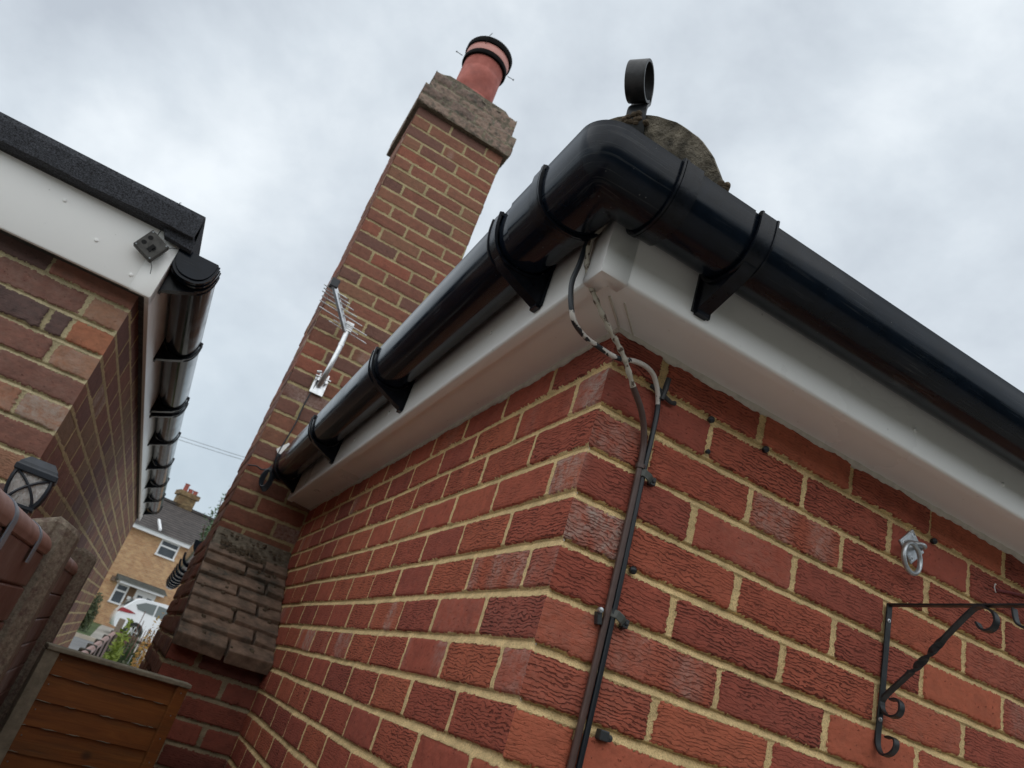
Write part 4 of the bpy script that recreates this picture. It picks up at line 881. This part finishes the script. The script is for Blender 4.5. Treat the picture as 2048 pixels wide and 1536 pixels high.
# added hedge out of view behind the camera: blocks low sky, darkens reflections
mh = simple('blocker_hedge_leaf', (0.03,0.045,0.018), .9, nscale=7, namp=.6, bumpd=.05, bscale=12)
mb = MB()
for (xa, ya, xb_, yb_) in ((-9, -6.5, 9, -6.5), (9, -6.5, 9, 2)):
    n_ = 36; rr = []
    for k_ in range(n_+1):
        x = xa + (xb_-xa)*k_/n_; y = ya + (yb_-ya)*k_/n_; hz_ = 1.5 + .4*float(vn(np.array(k_*.7), np.array(ya), 3)); w_ = .5 + .15*float(vn(np.array(k_*1.3), np.array(2.), 3))
        tx, ty = (0, 1) if ya == yb_ else (1, 0)
        rr.append([(x - tx*w_, y - ty*w_, -2.3), (x - tx*w_, y - ty*w_, hz_ - .5), (x - tx*.3, y - ty*.3, hz_), (x + tx*.3, y + ty*.3, hz_), (x + tx*w_, y + ty*w_, hz_ - .5), (x + tx*w_, y + ty*w_, -2.3)])
    mb.rings(rr)
tag(mb.build('blocker_hedge', mh, smooth=True), 'tall dark green hedge added unseen behind the camera to block low sky light', 'blocker_hedge', kind='stuff')

# far buff brick house
def tex_brick(name, c1, c2, mort, scale=1.0, tint=(1,1,1)):
    mt, nt, bs = newmat(name); co = objco(nt)
    bt = N(nt, "ShaderNodeTexBrick"); bt.inputs['Scale'].default_value = scale; bt.inputs['Color1'].default_value = (*c1, 1); bt.inputs['Color2'].default_value = (*c2, 1); bt.inputs['Mortar'].default_value = (*mort, 1)
    bt.inputs['Mortar Size'].default_value = .012; bt.inputs['Brick Width'].default_value = .225; bt.inputs['Row Height'].default_value = .075; bt.inputs['Bias'].default_value = -.1
    sp = N(nt, "ShaderNodeSeparateXYZ"); nt.links.new(co, sp.inputs[0]); cb_ = N(nt, "ShaderNodeCombineXYZ"); nt.links.new(math_(nt, 'ADD', sp.outputs[0], sp.outputs[1]), cb_.inputs[0]); nt.links.new(sp.outputs[2], cb_.inputs[1]); nt.links.new(cb_.outputs[0], bt.inputs['Vector'])
    f = noise(nt, co, 1.7, 5, .7); f2_ = noise(nt, mapping(nt, co, (3.2, 3.2, 9)), 1.0, 3, .6)
    c = mix(nt, ramp(nt, f, [(.35, 0.0), (.7, .6)]), bt.outputs[0], (0.36,0.17,0.085)); c = mix(nt, ramp(nt, f2_, [(.45, 0.0), (.7, .75)]), c, (0.62,0.42,0.23))
    c = mix(nt, 1.0, c, tint, 'MULTIPLY')
    nt.links.new(c, bs.inputs['Base Color']); bs.inputs['Roughness'].default_value = .9; return mt
M['brick_buff'] = tex_brick('buff_brick', (0.50,0.27,0.13), (0.36,0.18,0.085), (0.45,0.36,0.24))
M['brick_stock'] = tex_brick('old_stock_brick', (0.27,0.18,0.09), (0.16,0.10,0.055), (0.2,0.17,0.12), tint=(.6,.62,.55))
mt, nt, bs = newmat('dark_pantile'); co = objco(nt)
wv = N(nt, "ShaderNodeTexWave"); wv.inputs['Scale'].default_value = 2.3; wv.inputs['Distortion'].default_value = .6; wv.bands_direction = 'Z'; nt.links.new(co, wv.inputs['Vector'])
c = mix(nt, ramp(nt, noise(nt, co, 2.2, 5, .8), [(.35, 0.0), (.7, 1.0)]), (0.045,0.038,0.036), (0.125,0.105,0.095)); c = mix(nt, ramp(nt, wv.outputs['Fac'], [(.2, .75), (.5, 0.0)]), c, (0.025,0.022,0.022))
nt.links.new(c, bs.inputs['Base Color']); bs.inputs['Roughness'].default_value = .9; bump(nt, bs, wv.outputs['Fac'], .05); M['pantile'] = mt
M['glass'] = simple('window_glass', (0.05,0.06,0.07), .08, nscale=2, namp=.4)
M['porch_roof'] = simple('grey_porch_roof', (0.07,0.08,0.075), .7, nscale=5, namp=.2)
M['white_far'] = simple('white_paintwork', (0.78,0.79,0.80), .4, nscale=2, namp=.05)
fa = R(15); FP = Vector((-2.0, 39.2, 0)); fu = Vector((math.cos(fa), math.sin(fa), 0)); fnv = Vector((math.sin(fa), -math.cos(fa), 0))
GH = grade(36) + .1
fh = empty('brick_house', (3, 42, GH), 'distant buff brick house with dark tiled roof and small grey porch', 'house', rz=0)
def fp(s, o_, z): q = FP + fu*s + fnv*o_; return (q.x, q.y, z)
def fbox(mb, s0, s1, o0, o1, z0, z1): return mb.prism([fp(s0, o0, z0), fp(s1, o0, z0), fp(s1, o1, z0), fp(s0, o1, z0)], (0, 0, z1 - z0))
EZ = 3.14
fbox(MB(), -6, 9, -8, 0, GH - .3, EZ).build('wall', M['brick_buff'], fh)
mb = MB(); fbox(mb, -6.1, 9.1, -.02, .32, EZ - .16, EZ + .06); mb.build('fascia', M['white_far'], fh)
mb = MB()
mb.prism([fp(-6.2, .42, EZ + .04), fp(-6.2, -4.0, EZ + 2.1), fp(-6.2, -8.4, EZ + .04)], fu*15.5); rf = mb.build('roof', M['pantile'], fh)
mb = MB(); fbox(mb, -6.2, 9.3, -3.9, -4.15, EZ + 2.05, EZ + 2.22); mb.build('ridge', M['pantile'], rf)
mb = MB(); mb.prism([fp(1.15, .30, EZ + .13), fp(1.27, .30, EZ + .13), fp(1.27, -.75, EZ + .63), fp(1.15, -.75, EZ + .63)], (0, 0, .10)); mb.build('vent_pipe', M['white_far'], rf)
ch = MB(); fbox(ch, 2.4, 3.35, -4.6, -3.9, EZ + 1.5, EZ + 2.75); chs = ch.build('chimney', M['brick_stock'], fh)
mb = MB(); fbox(mb, 2.3, 3.45, -4.7, -3.8, EZ + 2.70, EZ + 2.95); mb.build('cap', M['brick_stock'], chs)
for s_ in (2.62, 2.92, 3.2):
    q = fp(s_, -4.25, 0); MB().lathe((q[0], q[1], EZ + 2.9), [(.13, 0), (.12, .45 if s_ < 2.7 else .25), (.15, .5 if s_ < 2.7 else .3), (.09, .5 if s_ < 2.7 else .3)], 14).build('chimney_pot', M['terracotta'], chs, smooth=True)
def fwin(s0, s1, z0, z1, tr):
    mb = MB(); t_ = .075
    fbox(mb, s0, s1, -.03, .05, z1 - t_, z1); fbox(mb, s0 - .03, s1 + .03, -.03, .10, z0, z0 + t_); fbox(mb, s0, s0 + t_, -.03, .05, z0 + t_, z1 - t_); fbox(mb, s1 - t_, s1, -.03, .05, z0 + t_, z1 - t_)
    fbox(mb, s0 + t_, s1 - t_, -.03, .055, tr, tr + .08); w_ = mb.build('window', M['white_far'], fh)
    mb = MB(); fbox(mb, s0 + .02, s1 - .02, .0, .012, z0 + .05, z1 - .05); mb.build('pane', M['glass'], w_); return w_
fwin(1.58, 2.52, 2.20, 3.02 - .02, 2.66)
fwin(.66, 1.24, -.42, .50, .14)
mb = MB(); fbox(mb, .55, 2.68, 0, .75, .50, .60); pr_ = mb.build('porch_fascia', M['white_far'], fh)
mb = MB(); mb.prism([fp(.45, .82, .60), fp(.45, 0, .86), fp(.45, 0, .60)], fu*2.35); mb.build('porch_roof', M['porch_roof'], pr_)
mb = MB(); fbox(mb, 1.6, 2.55, -.02, .06, GH, .49); dr = mb.build('door', M['white_far'], fh)
for a_1, b_1 in ((1.74, 1.98), (2.18, 2.42)): mb = MB(); fbox(mb, a_1, b_1, .05, .068, -.05, .26); mb.build('pane', M['glass'], dr)
mb = MB(); fbox(mb, 1.26, 1.56, -.02, .04, -.3, .49); mb.build('side_panel', simple('brown_panel', (0.13,0.07,0.03), .6), fh)
mb = MB(); fbox(mb, 1.34, 1.50, .04, .06, -.06, .08); mb.build('house_plaque', M['white_far'], fh)
mb = MB(); fbox(mb, .30, .52, 0, .16, .48, .70); mb.build('wall_light', M['weather'], fh)

# black gutter and white fascia of another roof edge far down the side, seen past the chimney
ng = empty('lean_to_roof', (.1, 11, -2.25), 'black gutter end with pale fascia of a roof peeping past the left edge of the chimney', 'roof')
mb = MB(); secn = gprof(16)
a_ = Vector((-.118, 6.9, .22)); b_ = Vector((.012, 14.4, .13))
def ngp(o_, z, t, k_=1.0): q = a_ + (b_-a_)*t; return (q.x - (o_ - .06)*k_, q.y, q.z + (z - GZ)*k_)
mb.rings([[ngp(o_, z, t, 1.7) for o_, z in secn] for t in (0, 1)]); mb.build('gutter', M['black_pvc'], ng, smooth=True)
mb = MB()
for t in (.2, .33, .44, .54, .63, .72, .80, .88): MB().rings([[ngp(o_, z, t + dt, 2.0) for o_, z in secn] for dt in (0, .012)]).build('gutter_bracket', M['black_pvc'], ng)
mb = MB(); mb.prism([(a_.x + .14, a_.y, -.10), (a_.x + .14, a_.y, .28), (b_.x + .17, b_.y, .20), (b_.x + .17, b_.y, -.14)], (.25, 0, 0)); mb.build('fascia', M['white_far'], ng)

# ------------------------------------------------------------------ white car parked in front of the far house
M['car_white'] = simple('white_car_paint', (0.74,0.76,0.78), .22, nscale=3, namp=.03); bs = M['car_white'].node_tree.nodes['Principled BSDF']; bs.inputs['Coat Weight'].default_value = .6
M['tyre'] = simple('tyre_rubber', (0.015,0.015,0.015), .8); M['red_lens'] = simple('red_lamp_lens', (0.28,0.012,0.02), .2)
M['car_glass'] = simple('car_glass', (0.10,0.12,0.12), .06)
car = empty('parked_car', (-.82, 31.95, grade(34) + .02), 'white hatchback car parked in front of the buff brick house', 'car', rz=R(6))
# side profile: x from rear (0) to front (4.2)
low = [(0.05,.42),(0.0,.60),(0.02,.80),(.10,.95),(.16,1.08),(.42,1.40),(.62,1.50),(1.5,1.57),(2.2,1.52),(2.62,1.34),(3.05,1.05),(3.7,.95),(4.1,.78),(4.2,.52),(4.15,.28)]
def wheel_arc(cx): return [(cx + .36*math.cos(a), .32 + .36*math.sin(a)) for a in [R(180 - 15*i) for i in range(13)]][::-1]
botm = [(4.15,.25),(3.75,.24)] + wheel_arc(3.35) + [(2.95,.22),(1.15,.22)] + wheel_arc(.78) + [(.38,.28),(.10,.32)]
prof_ = low + botm; W2 = .88
secs = []
for yk, inset in ((-W2, .045), (-W2 + .05, .0), (0, -.02), (W2 - .05, .0), (W2, .045)):
    ring_ = []
    for (a, b) in prof_:
        tum = max(0, b - .98)*.30; yy = yk*(1 - tum/ W2) if abs(yk) > .1 else yk
        cx_ = 2.1; ring_.append((cx_ + (a - cx_)*(1 - inset*.35), yy, b if b < .4 else b - inset*.3))
    secs.append(ring_)
MB().rings(secs).build('body', M['car_white'], car, local=True, smooth=True, auto=35)
def side_y(b): return -(W2 + .006)*(1 - max(0, b - .98)*.30/W2)
def side_poly(pts, mat, name, d=.012):
    mb = MB(); mb.prism([(a, side_y(b) - d, b) for a, b in pts], (0, d + .01, 0)); return mb.build(name, mat, car, local=True)
side_poly([(.62,1.10),(.50,1.24),(.78,1.40),(1.2,1.44),(1.2,1.05)], M['car_glass'], 'window'); side_poly([(1.26,1.05),(1.26,1.445),(1.95,1.42),(2.02,1.03)], M['car_glass'], 'window'); side_poly([(2.08,1.03),(2.02,1.41),(2.3,1.36),(2.78,1.02)], M['car_glass'], 'window')
side_poly([(.03,.86),(.09,1.02),(.42,.99),(.62,.93),(.36,.88)], M['red_lens'], 'tail_lamp')
MB().prism([(.06,-.80,.84),(.06,-.5,.84),(.14,-.5,.99),(.12,-.80,.99)], (-.05,0,0)).build('tail_lamp', M['red_lens'], car, local=True)
MB().prism([(.10,-.62,1.12),(.10,.62,1.12),(.38,.56,1.42),(.38,-.56,1.42)], (-.012,0,.0)).build('window', M['car_glass'], car, local=True)
for cx_ in (.78, 3.35):
    for sy in (-1, 1):
        ty = MB().lathe((cx_, sy*.78, .32), [(.20,-.10),(.31,-.10),(.325,-.07),(.325,.07),(.31,.10),(.20,.10)], 28, (0,1,0)).build('wheel', M['tyre'], car, local=True, smooth=True)
        mb = MB()
        for k_ in range(5):
            a = 2*math.pi*k_/5; mb.obox((cx_ + .11*math.cos(a), sy*.875, .32 + .11*math.sin(a)), (.10*math.cos(a), 0, .10*math.sin(a)), (-.025*math.sin(a), 0, .025*math.cos(a)), (0,.008,0))
        mb.lathe((cx_, sy*.865, .32), [(.19,0),(.215,0),(.215,.02),(.19,.02),(.19,0)], 28, (0,1,0)); mb.build('wheel_rim', M['alu'], car, local=True)
MB().box((2.35,-1.02,1.02),(2.5,-.86,1.14)).build('mirror', M['car_white'], car, local=True, bevel=.02)

# ------------------------------------------------------------------ planting
def leaf_mat(name, c1, c2):
    mt, nt, bs = newmat(name); co = objco(nt); c = mix(nt, ramp(nt, noise(nt, co, 9, 4, .7), [(.3, 0.0), (.7, 1.0)]), c1, c2)
    nt.links.new(c, bs.inputs['Base Color']); bs.inputs['Roughness'].default_value = .6; return mt
def leaves(name, c, rx, ry, rz, n, size, mat, parent, seed, shell=.35):
    r_ = random.Random(seed); mb = MB(); c = Vector(c)
    for _ in range(n):
        d = Vector((r_.gauss(0,1), r_.gauss(0,1), r_.gauss(0,1))).normalized(); k_ = r_.uniform(shell, 1.0)*(1 + .25*math.sin(d.x*5 + seed) + .2*math.sin(d.z*7 + d.y*4))
        p = c + Vector((d.x*rx*k_, d.y*ry*k_, d.z*rz*k_)); s_ = size*r_.uniform(.6, 1.4)
        a = Vector((r_.gauss(0,1), r_.gauss(0,1), r_.gauss(0,1))).normalized(); b = a.orthogonal().normalized()
        mb.add([p - a*s_, p + b*s_*.45, p + a*s_, p - b*s_*.45], [(0,1,2,3)])
    return mb.build(name, mat, parent)
M['leaf_dark'] = leaf_mat('dark_leaf', (0.02,0.035,0.01), (0.075,0.085,0.025)); M['leaf_lime'] = leaf_mat('lime_leaf', (0.16,0.24,0.03), (0.35,0.42,0.06))
M['leaf_mid'] = leaf_mat('mid_leaf', (0.03,0.07,0.025), (0.08,0.14,0.05)); M['leaf_orange'] = leaf_mat('orange_leaf', (0.35,0.12,0.02), (0.45,0.3,0.04)); M['stem'] = simple('stem_bark', (0.09,0.06,0.04), .9)
def shrub(loc, rx, rz, n, size, mat, label, seed, cat='shrub', name='garden_shrub'):
    t = empty(name, loc, label, cat); c = Vector(loc) + Vector((0, 0, rz*1.05))
    leaves('foliage', c, rx, rx, rz, n, size, mat, t, seed)
    mb = MB(); r_ = random.Random(seed)
    for k_ in range(5): mb.tube([Vector(loc) + Vector((r_.uniform(-.05,.05)*rx, 0, 0)), c + Vector((r_.uniform(-.5,.5)*rx, r_.uniform(-.4,.4)*rx, r_.uniform(-.2,.5)*rz))], rx*.03, 5)
    mb.build('stem', M['stem'], t)
shrub((-1.62, 28.9, grade(28.9)+.1), .42, .55, 2600, .055, M['leaf_dark'], 'dark green bush against the left corner of the buff house', 31)
# nearer garden beyond the timber panel
shrub((-.43, 7.3, grade(7.3)), .14, .69, 3600, .034, M['leaf_lime'], 'lime green shrub beside the low brown fence', 32)
shrub((-.17, 7.6, grade(7.6)), .13, .74, 2600, .020, M['leaf_orange'], 'orange and yellow flowering shrub beside the brick chimney breast', 33)
shrub((-.28, 7.0, grade(7.0)), .20, .62, 3000, .020, M['leaf_dark'], 'low dark green plant in front of the lime shrub', 34)
t = empty('spiky_plant', (-.31, 7.9, grade(7.9)), 'tall blue green spiky plant behind the lime shrub', 'plant')
mb = MB(); r_ = random.Random(8)
for _ in range(110):
    a = r_.uniform(0, 6.28); l_ = r_.uniform(.8, 1.55); o_ = r_.uniform(.03, .20); b = Vector((-.31, 7.9, grade(7.9) + .1)); dx = Vector((math.cos(a), math.sin(a), 0)); sdv = Vector((1, 0, 0))*.013
    p1 = b + dx*o_*.4 + Vector((0,0,l_*.6)); p2 = b + dx*o_ + Vector((0,0,l_)); mb.add([b - sdv, b + sdv, p1 + sdv, p1 - sdv, p2], [(0,1,2,3), (3,2,4)])
mb.build('blade', M['leaf_mid'], t)
t = empty('flower_stems', (-.24, 8.6, grade(8.6)), 'thin pinkish flower stems standing in front of the white car', 'plant')
mb = MB()
for _ in range(6):
    x = -.24 + r_.uniform(-.10,.09); y = 8.6 + r_.uniform(-.1,.2); p = [Vector((x, y, grade(8.6)))]
    for k_ in range(6): p.append(p[-1] + Vector((r_.uniform(-.02,.02), 0, r_.uniform(.24,.30))))
    mb.tube(p, .0045, 5)
mb.build('stem', simple('pink_stem', (0.20,0.09,0.07), .8), t)
# low brown fence running on towards the road
lf2 = empty('low_fence', (-.6, 12, -2.25), 'low brown fence with rounded capping and dark posts running to the road', 'fence')
def lfx(y): return -.655 + .0155*(y-7)
mb = MB(); mb.prism([(lfx(6.8)-.03, 6.8, -2.3), (lfx(6.8), 6.8, -2.3), (lfx(6.8), 6.8, -1.08), (lfx(6.8)-.03, 6.8, -1.08)], (.0155*12.4, 12.4, 0)); mb.build('plank_panel', M['plank'], lf2)
mb = MB().tube([(lfx(6.8)-.015, 6.8, -1.07), (lfx(19.2)-.015, 19.2, -1.07)], .042, 14); mb.build('capping', M['cap_pink'], lf2, smooth=True)
for y_ in (7.0, 8.1, 9.5, 11.4, 14.2, 18.4):
    MB().box((lfx(y_)-.085, y_, -2.3), (lfx(y_)+.03, y_ + .16, -1.02)).build('post', M['dark_post'], lf2, bevel=.01)
MB().box((lfx(19.2)-.06, 19.2, -2.3), (lfx(19.2)+.08, 19.34, -.74)).build('end_post', M['post_conc'], lf2, bevel=.02)
MB().box((lfx(19.2)+.08, 19.22, -2.3), (lfx(19.2)+.50, 19.28, -1.02)).build('end_panel', M['plank'], lf2)
# tree showing past the chimney
t = empty('leafy_tree', (.75, 24, grade(24)), 'light green leafy tree showing just past the chimney edge above the roof', 'tree')
leaves('crown', (1.15, 24, 2.5), .95, .9, 1.15, 3200, .055, M['leaf_mid'], t, 41, .2); MB().tube([(.75,24,grade(24)),(.8,24,0),(.95,24,2.4)], [.14,.11,.05], 10).build('trunk', M['stem'], t, smooth=True)
mb = MB()
for k_ in range(7): mb.tube([(.85,24,.6+.2*k_), (.85 + r_.uniform(-.6,.6), 24 + r_.uniform(-.4,.4), 1.9 + .25*k_)], [.04,.012], 6)
mb.build('limb', M['stem'], t)
# overhead lines
for i, (za, zb_) in enumerate(((3.79, 3.95), (3.70, 3.87))):
    xs = [-12 + 2*k_ for k_ in range(20)]
    tag(MB().tube([(x, 20, za + (x + 1.31)*(zb_ - za)/1.77 + .004*(x+.4)**2) for x in xs], .006, 5).build('overhead_wire', M['clip_dull'], None, smooth=True), ('upper', 'lower')[i] + ' of the two thin overhead wires crossing the sky between the houses', 'wire')
